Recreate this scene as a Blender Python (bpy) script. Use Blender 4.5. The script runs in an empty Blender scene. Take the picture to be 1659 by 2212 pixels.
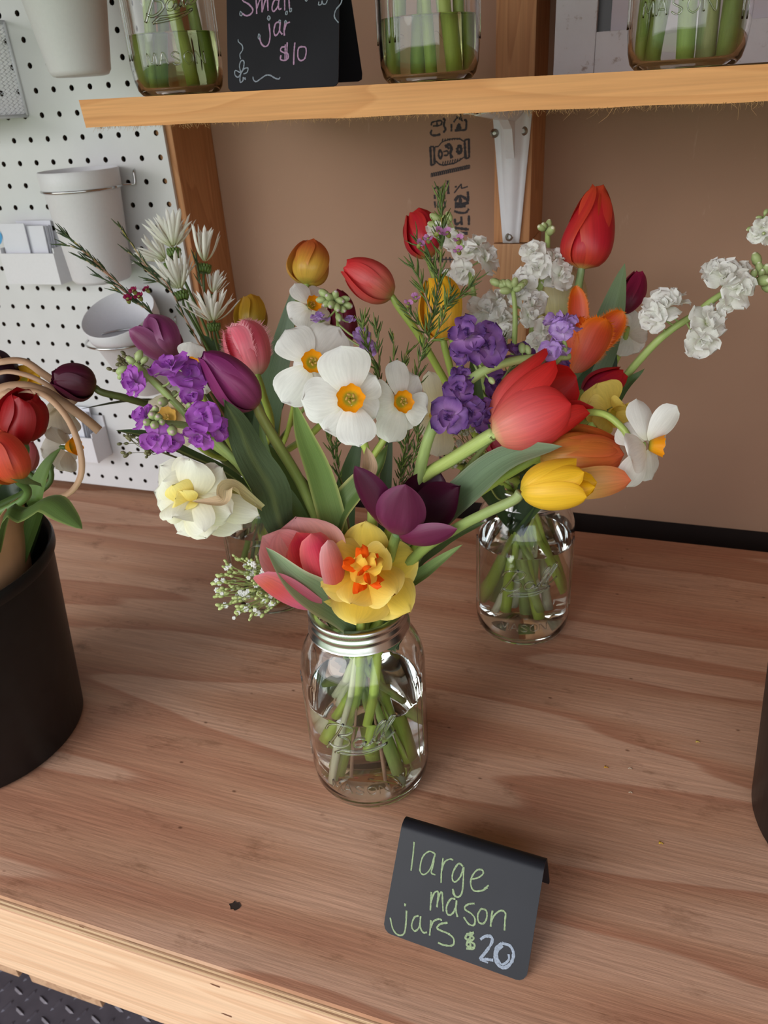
import bpy, bmesh, math, random
import numpy as np
from mathutils import Vector, Matrix, Quaternion

rnd = random.Random(7)
SC = bpy.context.scene
COL = SC.collection
PI = math.pi

# ------------------------------------------------------------------ camera
F = 1645.385                       # focal length in pixels of the 1659x2212 frame
RM = np.array([[0.94634204, -0.10475552, 0.30571722],
               [0.31782595, 0.47296577, -0.82176033],
               [-0.05850985, 0.87483122, 0.48088141]])
TT = 0.80                          # table top height
CAM = Vector((0.0, 0.0, TT + 0.508))
cam_d = bpy.data.cameras.new('camera')
cam = bpy.data.objects.new('camera', cam_d)
COL.objects.link(cam)
cam_d.sensor_fit = 'VERTICAL'
cam_d.sensor_height = 36.0
cam_d.lens = 36.0 * F / 2212.0
cam_d.clip_start = 0.02
cam_d.clip_end = 60
m = Matrix.Identity(4)
for i in range(3):
    for j in range(3):
        m[i][j] = RM[i][j]
m.translation = CAM
cam.matrix_world = m
cam_d.dof.use_dof = True
cam_d.dof.focus_distance = 0.50
cam_d.dof.aperture_fstop = 16.0
SC.camera = cam

# ------------------------------------------------------------------ world, light, exposure
SC.view_settings.view_transform = 'Standard'
SC.view_settings.look = 'None'
SC.view_settings.gamma = 1
SC.view_settings.use_curve_mapping = False
SC.view_settings.exposure = 0.17
SC.render.film_transparent = False
W = bpy.data.worlds.new('sky')
SC.world = W
W.use_nodes = True
wn = W.node_tree.nodes
wl = W.node_tree.links
wn.clear()
wo = wn.new('ShaderNodeOutputWorld')
wb = wn.new('ShaderNodeBackground')
wt = wn.new('ShaderNodeTexCoord')
ws = wn.new('ShaderNodeSeparateXYZ')
wr = wn.new('ShaderNodeValToRGB')
wl.new(wt.outputs['Generated'], ws.inputs[0])
wl.new(ws.outputs['Z'], wr.inputs[0])
e = wr.color_ramp.elements
e[0].position = 0.0
e[0].color = (1.0, 1.0, 1.0, 1)
e[1].position = 1.0
e[1].color = (0.42, 0.62, 1.0, 1)
k = wr.color_ramp.elements.new(0.25)
k.color = (0.90, 0.95, 1.0, 1)
wl.new(wr.outputs[0], wb.inputs['Color'])
wb.inputs['Strength'].default_value = 2.0
wl.new(wb.outputs[0], wo.inputs['Surface'])

sun_d = bpy.data.lights.new('sky_glow', 'SUN')
sun_d.energy = 1.5
sun_d.angle = math.radians(38)
sun_d.color = (1.0, 0.97, 0.93)
sun = bpy.data.objects.new('sky_glow', sun_d)
COL.objects.link(sun)
sun.location = (-2, -3, 3)
sun.rotation_euler = Vector((0.50, 0.80, -0.46)).to_track_quat('-Z', 'Y').to_euler()


# ------------------------------------------------------------------ helpers
def ray(px, py):
    d = RM @ np.array([px - 829.5, -(py - 1106.0), -F]) / F
    return Vector(d)


def PD(px, py, D):                 # point on the ray at camera depth D
    return CAM + ray(px, py) * D


def PA(ax, val, px, py):           # point on the ray where world axis ax has value val
    d = ray(px, py)
    return CAM + d * ((val - CAM[ax]) / d[ax])


def depth(P):
    q = P - CAM
    return -(RM[0][2] * q.x + RM[1][2] * q.y + RM[2][2] * q.z)


def CV(x, y, z):                   # direction given as right, up, towards the photographer
    return Vector(RM @ np.array([x, y, z]))


def s2l(c):
    return c / 12.92 if c <= 0.04045 else ((c + 0.055) / 1.055) ** 2.4


def C3(r, g, b):                   # 0-255 sRGB to linear
    return (s2l(r / 255), s2l(g / 255), s2l(b / 255))


def mix(a, b, t):
    t = max(0.0, min(1.0, t))
    return tuple(a[i] + (b[i] - a[i]) * t for i in range(3))


def grad(stops, t):
    if t <= stops[0][0]:
        return stops[0][1]
    for (t0, c0), (t1, c1) in zip(stops, stops[1:]):
        if t <= t1:
            return mix(c0, c1, (t - t0) / (t1 - t0 + 1e-9))
    return stops[-1][1]


def catmull(pts, n):
    pts = [Vector(p) for p in pts]
    if len(pts) == 2:
        return [pts[0].lerp(pts[1], i / n) for i in range(n + 1)]
    P = [pts[0] * 2 - pts[1]] + pts + [pts[-1] * 2 - pts[-2]]
    seg = len(pts) - 1
    out = []
    for i in range(n + 1):
        u = i / n * seg
        k = min(int(u), seg - 1)
        t = u - k
        a, b, c, d = P[k], P[k + 1], P[k + 2], P[k + 3]
        out.append(0.5 * ((2 * b) + (c - a) * t + (2 * a - 5 * b + 4 * c - d) * t * t + (3 * b - a - 3 * c + d) * t ** 3))
    return out


class MB:
    """collects geometry (with a colour per vertex and a grain coordinate) for ONE mesh"""
    def __init__(s):
        s.v = []; s.f = []; s.c = []; s.u = []

    def add(s, verts, faces, cols=None, uvs=None):
        o = len(s.v)
        s.v += [tuple(p) for p in verts]
        s.f += [tuple(o + i for i in f) for f in faces]
        s.c += cols if cols else [(1, 1, 1)] * len(verts)
        s.u += uvs if uvs else [(0.0, 0.0)] * len(verts)

    def box(s, a, b, col=(1, 1, 1)):
        x0, y0, z0 = a; x1, y1, z1 = b
        v = [(x0, y0, z0), (x1, y0, z0), (x1, y1, z0), (x0, y1, z0), (x0, y0, z1), (x1, y0, z1), (x1, y1, z1), (x0, y1, z1)]
        f = [(0, 3, 2, 1), (4, 5, 6, 7), (0, 1, 5, 4), (1, 2, 6, 5), (2, 3, 7, 6), (3, 0, 4, 7)]
        s.add(v, f, [col] * 8)

    def tube(s, pts, r, n=6, col=(1, 1, 1), cap=True):
        pts = [Vector(p) for p in pts]
        N = len(pts)
        rr = r if callable(r) else (lambda t: r)
        cc = col if callable(col) else (lambda t: col)
        vs, fs, cs, us = [], [], [], []
        up = None
        for i, p in enumerate(pts):
            t = (pts[min(i + 1, N - 1)] - pts[max(i - 1, 0)])
            if t.length < 1e-9:
                t = Vector((0, 0, 1))
            t.normalize()
            if up is None:
                up = t.orthogonal().normalized()
            up = (up - t * up.dot(t))
            if up.length < 1e-6:
                up = t.orthogonal()
            up.normalize()
            sd = t.cross(up)
            q = i / (N - 1)
            R = rr(q)
            c = cc(q)
            for k in range(n):
                a = 2 * PI * k / n
                vs.append(p + up * (R * math.cos(a)) + sd * (R * math.sin(a)))
                cs.append(c)
                us.append((q * 4, k / n))
        for i in range(N - 1):
            for k in range(n):
                a, b = i * n + k, i * n + (k + 1) % n
                fs.append((a, b, b + n, a + n))
        if cap:
            fs.append(tuple(range(n))[::-1])
            fs.append(tuple(range((N - 1) * n, N * n)))
        s.add(vs, fs, cs, us)

    def lathe(s, prof, n=32, center=(0, 0, 0), col=(1, 1, 1), closed=False):
        cx, cy, cz = center
        vs, fs = [], []
        M = len(prof)
        for (r, z) in prof:
            for k in range(n):
                a = 2 * PI * k / n
                vs.append((cx + r * math.cos(a), cy + r * math.sin(a), cz + z))
        rows = M if closed else M - 1
        for i in range(rows):
            j = (i + 1) % M
            for k in range(n):
                k2 = (k + 1) % n
                fs.append((i * n + k, i * n + k2, j * n + k2, j * n + k))
        s.add(vs, fs, [col] * len(vs))

    def ball(s, c, r, col=(1, 1, 1), n=6, m=4, axis=None, stretch=1.0):
        c = Vector(c)
        ax = (axis or Vector((0, 0, 1))).normalized()
        e1 = ax.orthogonal().normalized()
        e2 = ax.cross(e1)
        vs = [c - ax * r * stretch]
        for i in range(1, m):
            th = PI * i / m
            for k in range(n):
                a = 2 * PI * k / n
                vs.append(c - ax * (math.cos(th) * r * stretch) + (e1 * math.cos(a) + e2 * math.sin(a)) * (r * math.sin(th)))
        vs.append(c + ax * r * stretch)
        fs = []
        for k in range(n):
            fs.append((0, 1 + (k + 1) % n, 1 + k))
            for i in range(m - 2):
                a = 1 + i * n + k; b = 1 + i * n + (k + 1) % n
                fs.append((a, b, b + n, a + n))
            o = 1 + (m - 2) * n
            fs.append((o + k, o + (k + 1) % n, len(vs) - 1))
        s.add(vs, fs, [col] * len(vs))

    def mesh(s, name, mat, smooth=True, origin=None):
        me = bpy.data.meshes.new(name)
        V = s.v
        if origin is not None:
            V = [(a[0] - origin[0], a[1] - origin[1], a[2] - origin[2]) for a in V]
        me.from_pydata(V, [], s.f)
        ca = me.color_attributes.new('Col', 'FLOAT_COLOR', 'POINT')
        arr = np.ones((len(s.v), 4), dtype=np.float32)
        arr[:, :3] = np.array(s.c, dtype=np.float32).reshape(-1, 3)
        ca.data.foreach_set('color', arr.ravel())
        gr = me.attributes.new('grain', 'FLOAT_VECTOR', 'POINT')
        g = np.zeros((len(s.v), 3), dtype=np.float32)
        g[:, :2] = np.array(s.u, dtype=np.float32).reshape(-1, 2)
        gr.data.foreach_set('vector', g.ravel())
        if smooth:
            me.polygons.foreach_set('use_smooth', [True] * len(me.polygons))
        if mat:
            me.materials.append(mat)
        me.update()
        return me

    def build(s, name, mat, parent=None, origin=None, smooth=True, auto=None):
        """origin: world position of the object; with a parent the mesh is stored relative to the parent"""
        base = Vector((0, 0, 0))
        if parent is not None:
            base = world_loc(parent)
        og = Vector(origin) if origin is not None else base
        me = s.mesh(name, mat, smooth, og)
        if smooth and auto is not None:
            me.set_sharp_from_angle(angle=math.radians(auto))
        o = bpy.data.objects.new(name, me)
        COL.objects.link(o)
        o.location = og - base
        if parent is not None:
            o.parent = parent
        return o


def world_loc(o):
    p = Vector((0, 0, 0))
    while o is not None:
        p = p + o.location
        o = o.parent
    return p


def tag(o, label=None, cat=None, group=None, kind=None):
    if label: o['label'] = label
    if cat: o['category'] = cat
    if group: o['group'] = group
    if kind: o['kind'] = kind
    return o


def empty(name, loc, label, cat, group=None):
    o = bpy.data.objects.new(name, None)
    o.empty_display_size = 0.02
    COL.objects.link(o)
    o.location = loc
    return tag(o, label, cat, group)


# ------------------------------------------------------------------ materials
def newmat(name):
    mt = bpy.data.materials.new(name)
    mt.use_nodes = True
    nt = mt.node_tree
    b = nt.nodes['Principled BSDF']
    return mt, nt, b


def N(nt, typ, **kw):
    n = nt.nodes.new(typ)
    for k, v in kw.items():
        if k == 'inp':
            for a, b in v.items():
                n.inputs[a].default_value = b
        else:
            setattr(n, k, v)
    return n


def ramp(nt, stops):
    n = nt.nodes.new('ShaderNodeValToRGB')
    el = n.color_ramp.elements
    el[0].position, el[0].color = stops[0][0], (*stops[0][1], 1)
    el[1].position, el[1].color = stops[-1][0], (*stops[-1][1], 1)
    for p, c in stops[1:-1]:
        x = el.new(p)
        x.color = (*c, 1)
    return n


def simple(name, col, rough=0.5, metal=0.0, spec=0.5, noise=0.0, nscale=60, bump=0.0):
    mt, nt, b = newmat(name)
    b.inputs['Roughness'].default_value = rough
    b.inputs['Metallic'].default_value = metal
    b.inputs['Specular IOR Level'].default_value = spec
    tc = N(nt, 'ShaderNodeTexCoord')
    nz = N(nt, 'ShaderNodeTexNoise', inp={'Scale': nscale, 'Detail': 4})
    nt.links.new(tc.outputs['Object'], nz.inputs['Vector'])
    a = tuple(c * (1 - noise) for c in col)
    d = tuple(min(1, c * (1 + noise)) for c in col)
    r = ramp(nt, [(0.3, a), (0.7, d)])
    nt.links.new(nz.outputs['Fac'], r.inputs[0])
    nt.links.new(r.outputs[0], b.inputs['Base Color'])
    if bump:
        bp = N(nt, 'ShaderNodeBump', inp={'Strength': bump, 'Distance': 0.001})
        nt.links.new(nz.outputs['Fac'], bp.inputs['Height'])
        nt.links.new(bp.outputs[0], b.inputs['Normal'])
    return mt


def organic(name, rough=0.5, trans=0.3, streak=0.10, sx=3.0, sy=60.0, spec=0.3, bump=0.3, coat=0.0, sheen=0.0):
    mt, nt, b = newmat(name)
    at = N(nt, 'ShaderNodeAttribute', attribute_name='Col')
    gr = N(nt, 'ShaderNodeAttribute', attribute_name='grain')
    mp = N(nt, 'ShaderNodeMapping')
    mp.inputs['Scale'].default_value = (sx, sy, 1)
    nt.links.new(gr.outputs['Vector'], mp.inputs['Vector'])
    nz = N(nt, 'ShaderNodeTexNoise', inp={'Scale': 1.0, 'Detail': 3, 'Roughness': 0.6})
    nt.links.new(mp.outputs[0], nz.inputs['Vector'])
    mr = N(nt, 'ShaderNodeMapRange', inp={'From Min': 0.3, 'From Max': 0.7, 'To Min': 1 - streak, 'To Max': 1 + streak})
    nt.links.new(nz.outputs['Fac'], mr.inputs['Value'])
    vm = N(nt, 'ShaderNodeVectorMath', operation='SCALE')
    nt.links.new(at.outputs['Color'], vm.inputs[0])
    nt.links.new(mr.outputs[0], vm.inputs['Scale'])
    nt.links.new(vm.outputs[0], b.inputs['Base Color'])
    b.inputs['Roughness'].default_value = rough
    b.inputs['Specular IOR Level'].default_value = spec
    if coat:
        b.inputs['Coat Weight'].default_value = coat
        b.inputs['Coat Roughness'].default_value = 0.25
    if sheen:
        b.inputs['Sheen Weight'].default_value = sheen
    bp = N(nt, 'ShaderNodeBump', inp={'Strength': bump, 'Distance': 0.0006})
    nt.links.new(nz.outputs['Fac'], bp.inputs['Height'])
    nt.links.new(bp.outputs[0], b.inputs['Normal'])
    if trans > 0:
        tr = N(nt, 'ShaderNodeBsdfTranslucent')
        nt.links.new(vm.outputs[0], tr.inputs['Color'])
        mx = N(nt, 'ShaderNodeMixShader', inp={0: trans})
        out = nt.nodes['Material Output']
        nt.links.new(b.outputs[0], mx.inputs[1])
        nt.links.new(tr.outputs[0], mx.inputs[2])
        nt.links.new(mx.outputs[0], out.inputs['Surface'])
    return mt


M_PETAL = organic('petal', rough=0.5, trans=0.32, streak=0.06, sx=2.2, sy=17, bump=.18)
M_SILK = organic('silky_petal', rough=0.4, trans=0.30, streak=0.10, sx=1.6, sy=19, spec=0.4, bump=.2)
M_LEAF = organic('leaf', rough=0.42, trans=0.22, streak=0.16, sx=1.5, sy=30, spec=0.45, bump=0.3)
M_DUST = organic('dusty_leaf', rough=0.75, trans=0.15, streak=0.15, sx=6, sy=12, spec=0.2, bump=0.6)
M_STEM = organic('stem', rough=0.4, trans=0.0, streak=0.12, sx=3, sy=10, spec=0.4)
M_TWIG = organic('twig', rough=0.6, trans=0.0, streak=0.2, sx=30, sy=6, spec=0.3)
M_PAPERY = organic('dry_spathe', rough=0.7, trans=0.3, streak=0.25, sx=2, sy=20, spec=0.2, bump=0.8)


def glass_mat(name, col=(1, 1, 1), ior=1.48, rough=0.0):
    mt, nt, b = newmat(name)
    b.inputs['Base Color'].default_value = (*col, 1)
    b.inputs['Transmission Weight'].default_value = 1.0
    b.inputs['IOR'].default_value = ior
    b.inputs['Roughness'].default_value = rough
    tc = N(nt, 'ShaderNodeTexCoord')
    nz = N(nt, 'ShaderNodeTexNoise', inp={'Scale': 38.0, 'Detail': 1.5})
    nt.links.new(tc.outputs['Object'], nz.inputs['Vector'])
    bp = N(nt, 'ShaderNodeBump', inp={'Strength': 0.10, 'Distance': 0.0015})
    nt.links.new(nz.outputs['Fac'], bp.inputs['Height'])
    if ior > 1.4:
        nt.links.new(bp.outputs[0], b.inputs['Normal'])
    return mt


M_GLASS = glass_mat('jar_glass', (0.985, 1.0, 0.985), 1.45)
M_WATER = glass_mat('jar_water', (0.97, 0.985, 0.93), 1.33)
M_WATERG = glass_mat('green_tinged_water', (0.78, 0.85, 0.52), 1.33)
M_RING = simple('brushed_tin', (0.66, 0.65, 0.65), rough=0.26, metal=1.0, noise=0.04, nscale=200, bump=0.05)
M_CHROME = simple('chrome', (0.62, 0.62, 0.63), rough=0.12, metal=1.0)
M_SCREW = simple('screw_metal', (0.35, 0.34, 0.30), rough=0.35, metal=1.0)
M_WHITEPL = simple('white_plastic', (0.72, 0.71, 0.74), rough=0.45, noise=0.015, nscale=300, bump=0.02)
M_WHITEMT = simple('white_powder_coat', (0.76, 0.77, 0.82), rough=0.32, noise=0.02, nscale=90)
M_BLACKPL = simple('black_plastic', (0.006, 0.006, 0.007), rough=0.42, spec=0.3, noise=0.2, nscale=60, bump=0.05)
M_CHALK = simple('chalkboard', C3(30, 30, 35), rough=0.42, spec=0.22, noise=0.12, nscale=25, bump=0.03)
M_CHALKG = simple('green_chalk', C3(140, 156, 118), rough=0.9, noise=0.25, nscale=900, bump=0.3)
M_CHALKW = simple('white_chalk', C3(140, 148, 160), rough=0.9, noise=0.25, nscale=900, bump=0.3)
M_CHALKP = simple('pink_chalk', C3(176, 138, 170), rough=0.9, noise=0.2, nscale=900, bump=0.3)
M_INK = simple('stamp_ink', C3(58, 54, 58), rough=0.8, noise=0.3, nscale=500)
M_PINKINK = simple('pink_ink', C3(190, 110, 120), rough=0.8)
M_CARD = simple('white_card', (0.70, 0.70, 0.76), rough=0.6, noise=0.02)
M_BLUE = simple('blue_print', C3(60, 150, 205), rough=0.5)
M_KRAFT = simple('kraft_paper', C3(186, 142, 104), rough=0.7, noise=0.07, nscale=40, bump=0.1)
M_KRAFTD = simple('kraft_ribbon', C3(192, 152, 120), rough=0.6, noise=0.05, nscale=60, bump=0.05)


def wood(name, light, dark, along=0, ring=9.0, fine=240.0, contrast=1.0, rough=0.6, seed=0.0, bumpd=0.3, knots=0.0):
    """solid timber: long growth lines and fine fibres running along one axis"""
    mt, nt, b = newmat(name)
    tc = N(nt, 'ShaderNodeTexCoord')
    def mapped(sc_long, sc_cross, off=0.0):
        mp = N(nt, 'ShaderNodeMapping')
        s = [sc_cross] * 3
        s[along] = sc_long
        mp.inputs['Scale'].default_value = s
        mp.inputs['Location'].default_value = (seed + off, seed * 1.7 + off, seed * 0.6)
        nt.links.new(tc.outputs['Object'], mp.inputs['Vector'])
        return mp
    n1 = N(nt, 'ShaderNodeTexNoise', inp={'Scale': 1.0, 'Detail': 2, 'Distortion': 0.5})
    nt.links.new(mapped(2.2, ring * 1.5).outputs[0], n1.inputs['Vector'])
    mu = N(nt, 'ShaderNodeMath', operation='MULTIPLY', inp={1: 9.0})
    nt.links.new(n1.outputs['Fac'], mu.inputs[0])
    fr = N(nt, 'ShaderNodeMath', operation='FRACT')
    nt.links.new(mu.outputs[0], fr.inputs[0])
    r1 = ramp(nt, [(0.0, light), (0.55, mix(light, dark, 0.25)), (0.9, mix(light, dark, 0.75 * contrast)), (1.0, light)])
    nt.links.new(fr.outputs[0], r1.inputs[0])
    n2 = N(nt, 'ShaderNodeTexNoise', inp={'Scale': 1.0, 'Detail': 3})
    nt.links.new(mapped(9.0, fine * 1.6, 3.0).outputs[0], n2.inputs['Vector'])
    mr = N(nt, 'ShaderNodeMapRange', inp={'From Min': 0.3, 'From Max': 0.7, 'To Min': 0.88, 'To Max': 1.08})
    nt.links.new(n2.outputs['Fac'], mr.inputs['Value'])
    vm = N(nt, 'ShaderNodeVectorMath', operation='SCALE')
    nt.links.new(r1.outputs[0], vm.inputs[0])
    nt.links.new(mr.outputs[0], vm.inputs['Scale'])
    last = vm.outputs[0]
    if knots > 0:
        vo = N(nt, 'ShaderNodeTexVoronoi', inp={'Scale': 1.0})
        nt.links.new(mapped(knots * 0.5, knots, 8.0).outputs[0], vo.inputs['Vector'])
        kr = ramp(nt, [(0.03, (0.35, 0.2, 0.12)), (0.12, (1, 1, 1))])
        nt.links.new(vo.outputs['Distance'], kr.inputs[0])
        mm = N(nt, 'ShaderNodeMix', data_type='RGBA', blend_type='MULTIPLY')
        mm.inputs[0].default_value = 0.8
        nt.links.new(last, mm.inputs[6])
        nt.links.new(kr.outputs[0], mm.inputs[7])
        last = mm.outputs[2]
    nt.links.new(last, b.inputs['Base Color'])
    b.inputs['Roughness'].default_value = rough
    b.inputs['Specular IOR Level'].default_value = 0.25
    bp = N(nt, 'ShaderNodeBump', inp={'Strength': bumpd, 'Distance': 0.0005})
    nt.links.new(n2.outputs['Fac'], bp.inputs['Height'])
    nt.links.new(bp.outputs[0], b.inputs['Normal'])
    return mt


M_SHELF = wood('shelf_pine', C3(226, 164, 108), C3(200, 134, 80), 0, ring=16, contrast=0.7, seed=1.3, knots=1.4)
M_STUD = wood('stud_fir', C3(196, 142, 98), C3(158, 102, 64), 2, ring=12, contrast=0.7, seed=4.1, knots=3.0)
M_STUDL = wood('stud_pale', C3(206, 160, 120), C3(176, 122, 84), 2, ring=10, contrast=0.6, seed=7.7, knots=5.0)
M_FASCIA = wood('apron_pine', C3(226, 184, 152), C3(204, 154, 120), 0, ring=9, contrast=0.8, seed=2.2, knots=2.4)
M_SLAT = wood('slat_pine', C3(190, 150, 118), C3(150, 108, 80), 1, ring=9, contrast=0.8, seed=5.2)


def plywood():
    mt, nt, b = newmat('plywood_face')
    L = nt.links
    tc = N(nt, 'ShaderNodeTexCoord')
    def mp(sx, sy, lx=0.0, ly=0.0, rot=0.0):
        n = N(nt, 'ShaderNodeMapping')
        n.inputs['Scale'].default_value = (sx, sy, 1)
        n.inputs['Location'].default_value = (lx, ly, 0)
        n.inputs['Rotation'].default_value = (0, 0, rot)
        L.new(tc.outputs['Object'], n.inputs['Vector'])
        return n
    # cathedral bands of the rotary-cut veneer
    n1 = N(nt, 'ShaderNodeTexNoise', inp={'Scale': 1.0, 'Detail': 2.5, 'Roughness': 0.45, 'Distortion': 0.25})
    L.new(mp(1.05, 9.5, 3.1, 1.25, 0.05).outputs[0], n1.inputs['Vector'])
    mu = N(nt, 'ShaderNodeMath', operation='MULTIPLY', inp={1: 6.5})
    L.new(n1.outputs['Fac'], mu.inputs[0])
    fr = N(nt, 'ShaderNodeMath', operation='FRACT')
    L.new(mu.outputs[0], fr.inputs[0])
    light, mid, dark = C3(206, 160, 132), C3(194, 144, 114), C3(181, 126, 98)
    r1 = ramp(nt, [(0.0, light), (0.30, light), (0.62, mid), (0.93, dark), (0.965, mix(dark, light, 0.25)), (1.0, light)])
    L.new(fr.outputs[0], r1.inputs[0])
    # slow drift of tone
    n0 = N(nt, 'ShaderNodeTexNoise', inp={'Scale': 1.0, 'Detail': 2})
    L.new(mp(2.5, 7.0, 9.0, 4.0).outputs[0], n0.inputs['Vector'])
    m0 = N(nt, 'ShaderNodeMapRange', inp={'From Min': 0.3, 'From Max': 0.7, 'To Min': 0.86, 'To Max': 1.10})
    L.new(n0.outputs['Fac'], m0.inputs['Value'])
    # fibres
    n2 = N(nt, 'ShaderNodeTexNoise', inp={'Scale': 1.0, 'Detail': 4, 'Roughness': 0.7})
    L.new(mp(16, 480, 0, 0, 0.06).outputs[0], n2.inputs['Vector'])
    m2 = N(nt, 'ShaderNodeMapRange', inp={'From Min': 0.3, 'From Max': 0.7, 'To Min': 0.80, 'To Max': 1.12})
    L.new(n2.outputs['Fac'], m2.inputs['Value'])
    m3 = N(nt, 'ShaderNodeMath', operation='MULTIPLY')
    L.new(m0.outputs[0], m3.inputs[0]); L.new(m2.outputs[0], m3.inputs[1])
    vm = N(nt, 'ShaderNodeVectorMath', operation='SCALE')
    L.new(r1.outputs[0], vm.inputs[0]); L.new(m3.outputs[0], vm.inputs['Scale'])
    # grime smudges and specks
    n4 = N(nt, 'ShaderNodeTexNoise', inp={'Scale': 1.0, 'Detail': 6, 'Roughness': 0.75})
    L.new(mp(14, 34, 5.5, 2.1).outputs[0], n4.inputs['Vector'])
    r4 = ramp(nt, [(0.57, (1, 1, 1)), (0.66, (0.70, 0.66, 0.62)), (0.76, (0.36, 0.32, 0.28))])
    L.new(n4.outputs['Fac'], r4.inputs[0])
    mm = N(nt, 'ShaderNodeMix', data_type='RGBA', blend_type='MULTIPLY')
    mm.inputs[0].default_value = 0.9
    L.new(vm.outputs[0], mm.inputs[6]); L.new(r4.outputs[0], mm.inputs[7])
    vo = N(nt, 'ShaderNodeTexVoronoi', inp={'Scale': 1.0, 'Randomness': 1.0})
    L.new(mp(24, 40, 0.3, 0.7).outputs[0], vo.inputs['Vector'])
    r5 = ramp(nt, [(0.025, (0.25, 0.18, 0.14)), (0.06, (1, 1, 1))])
    L.new(vo.outputs['Distance'], r5.inputs[0])
    m5 = N(nt, 'ShaderNodeMix', data_type='RGBA', blend_type='MULTIPLY')
    m5.inputs[0].default_value = 0.8
    L.new(mm.outputs[2], m5.inputs[6]); L.new(r5.outputs[0], m5.inputs[7])
    L.new(m5.outputs[2], b.inputs['Base Color'])
    b.inputs['Roughness'].default_value = 0.55
    b.inputs['Specular IOR Level'].default_value = 0.3
    # checks: long shallow splits in the veneer
    n6 = N(nt, 'ShaderNodeTexNoise', inp={'Scale': 1.0, 'Detail': 3, 'Roughness': 0.6})
    L.new(mp(20, 330, 2, 2, 0.06).outputs[0], n6.inputs['Vector'])
    bp = N(nt, 'ShaderNodeBump', inp={'Strength': 0.55, 'Distance': 0.0007})
    L.new(n6.outputs['Fac'], bp.inputs['Height'])
    L.new(bp.outputs[0], b.inputs['Normal'])
    return mt


M_PLY = plywood()
M_PLYEDGE = wood('ply_edge', C3(206, 170, 136), C3(170, 128, 96), 0, ring=60, contrast=1.0, seed=3.0, bumpd=0.8)
M_PLYEDGED = wood('ply_edge_core', C3(150, 112, 84), C3(96, 66, 46), 0, ring=60, contrast=1.0, seed=6.0, bumpd=0.8)


def wallmat():
    mt, nt, b = newmat('hardboard_wall')
    L = nt.links
    tc = N(nt, 'ShaderNodeTexCoord')
    n = N(nt, 'ShaderNodeTexNoise', inp={'Scale': 5.0, 'Detail': 3})
    L.new(tc.outputs['Object'], n.inputs['Vector'])
    r = ramp(nt, [(0.3, C3(168, 133, 111)), (0.7, C3(178, 142, 118))])
    L.new(n.outputs['Fac'], r.inputs[0])
    mp = N(nt, 'ShaderNodeMapping')
    mp.inputs['Scale'].default_value = (55, 55, 14)
    L.new(tc.outputs['Object'], mp.inputs['Vector'])
    n2 = N(nt, 'ShaderNodeTexNoise', inp={'Scale': 1.0, 'Detail': 4, 'Roughness': 0.8})
    L.new(mp.outputs[0], n2.inputs['Vector'])
    r2 = ramp(nt, [(0.66, (0, 0, 0)), (0.8, (0.5, 0.5, 0.5))])
    L.new(n2.outputs['Fac'], r2.inputs[0])
    mx = N(nt, 'ShaderNodeMix', data_type='RGBA')
    L.new(r2.outputs[0], mx.inputs[0])
    L.new(r.outputs[0], mx.inputs[6])
    mx.inputs[7].default_value = (*C3(206, 176, 156), 1)
    L.new(mx.outputs[2], b.inputs['Base Color'])
    b.inputs['Roughness'].default_value = 0.6
    b.inputs['Specular IOR Level'].default_value = 0.25
    n3 = N(nt, 'ShaderNodeTexNoise', inp={'Scale': 900.0, 'Detail': 2})
    L.new(tc.outputs['Object'], n3.inputs['Vector'])
    bp = N(nt, 'ShaderNodeBump', inp={'Strength': 0.15, 'Distance': 0.0005})
    L.new(n3.outputs['Fac'], bp.inputs['Height'])
    L.new(bp.outputs[0], b.inputs['Normal'])
    return mt


M_WALL = wallmat()
M_PEG = simple('pegboard_white', (0.66, 0.66, 0.665), rough=0.35, noise=0.02, nscale=30)
M_FLOOR = simple('tread_plate', C3(96, 88, 92), rough=0.45, metal=0.3, noise=0.15, nscale=30, bump=0.05)
M_OUT = simple('lawn_ground', C3(120, 140, 80), rough=0.9, noise=0.3, nscale=3)
M_ROOF = simple('roof_boards', C3(150, 118, 92), rough=0.8, noise=0.1, nscale=8)
M_DISTRESS = None


def distressed():
    mt, nt, b = newmat('distressed_white_paint')
    L = nt.links
    tc = N(nt, 'ShaderNodeTexCoord')
    mp = N(nt, 'ShaderNodeMapping')
    mp.inputs['Scale'].default_value = (60, 60, 60)
    L.new(tc.outputs['Object'], mp.inputs['Vector'])
    n = N(nt, 'ShaderNodeTexNoise', inp={'Scale': 1.0, 'Detail': 8, 'Roughness': 0.75})
    L.new(mp.outputs[0], n.inputs['Vector'])
    r = ramp(nt, [(0.0, C3(222, 218, 224)), (0.58, C3(214, 209, 214)), (0.66, C3(168, 150, 146)), (0.74, C3(120, 92, 84))])
    L.new(n.outputs['Fac'], r.inputs[0])
    L.new(r.outputs[0], b.inputs['Base Color'])
    b.inputs['Roughness'].default_value = 0.55
    bp = N(nt, 'ShaderNodeBump', inp={'Strength': 0.3, 'Distance': 0.0006})
    L.new(n.outputs['Fac'], bp.inputs['Height'])
    L.new(bp.outputs[0], b.inputs['Normal'])
    return mt


M_DISTRESS = distressed()

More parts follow.
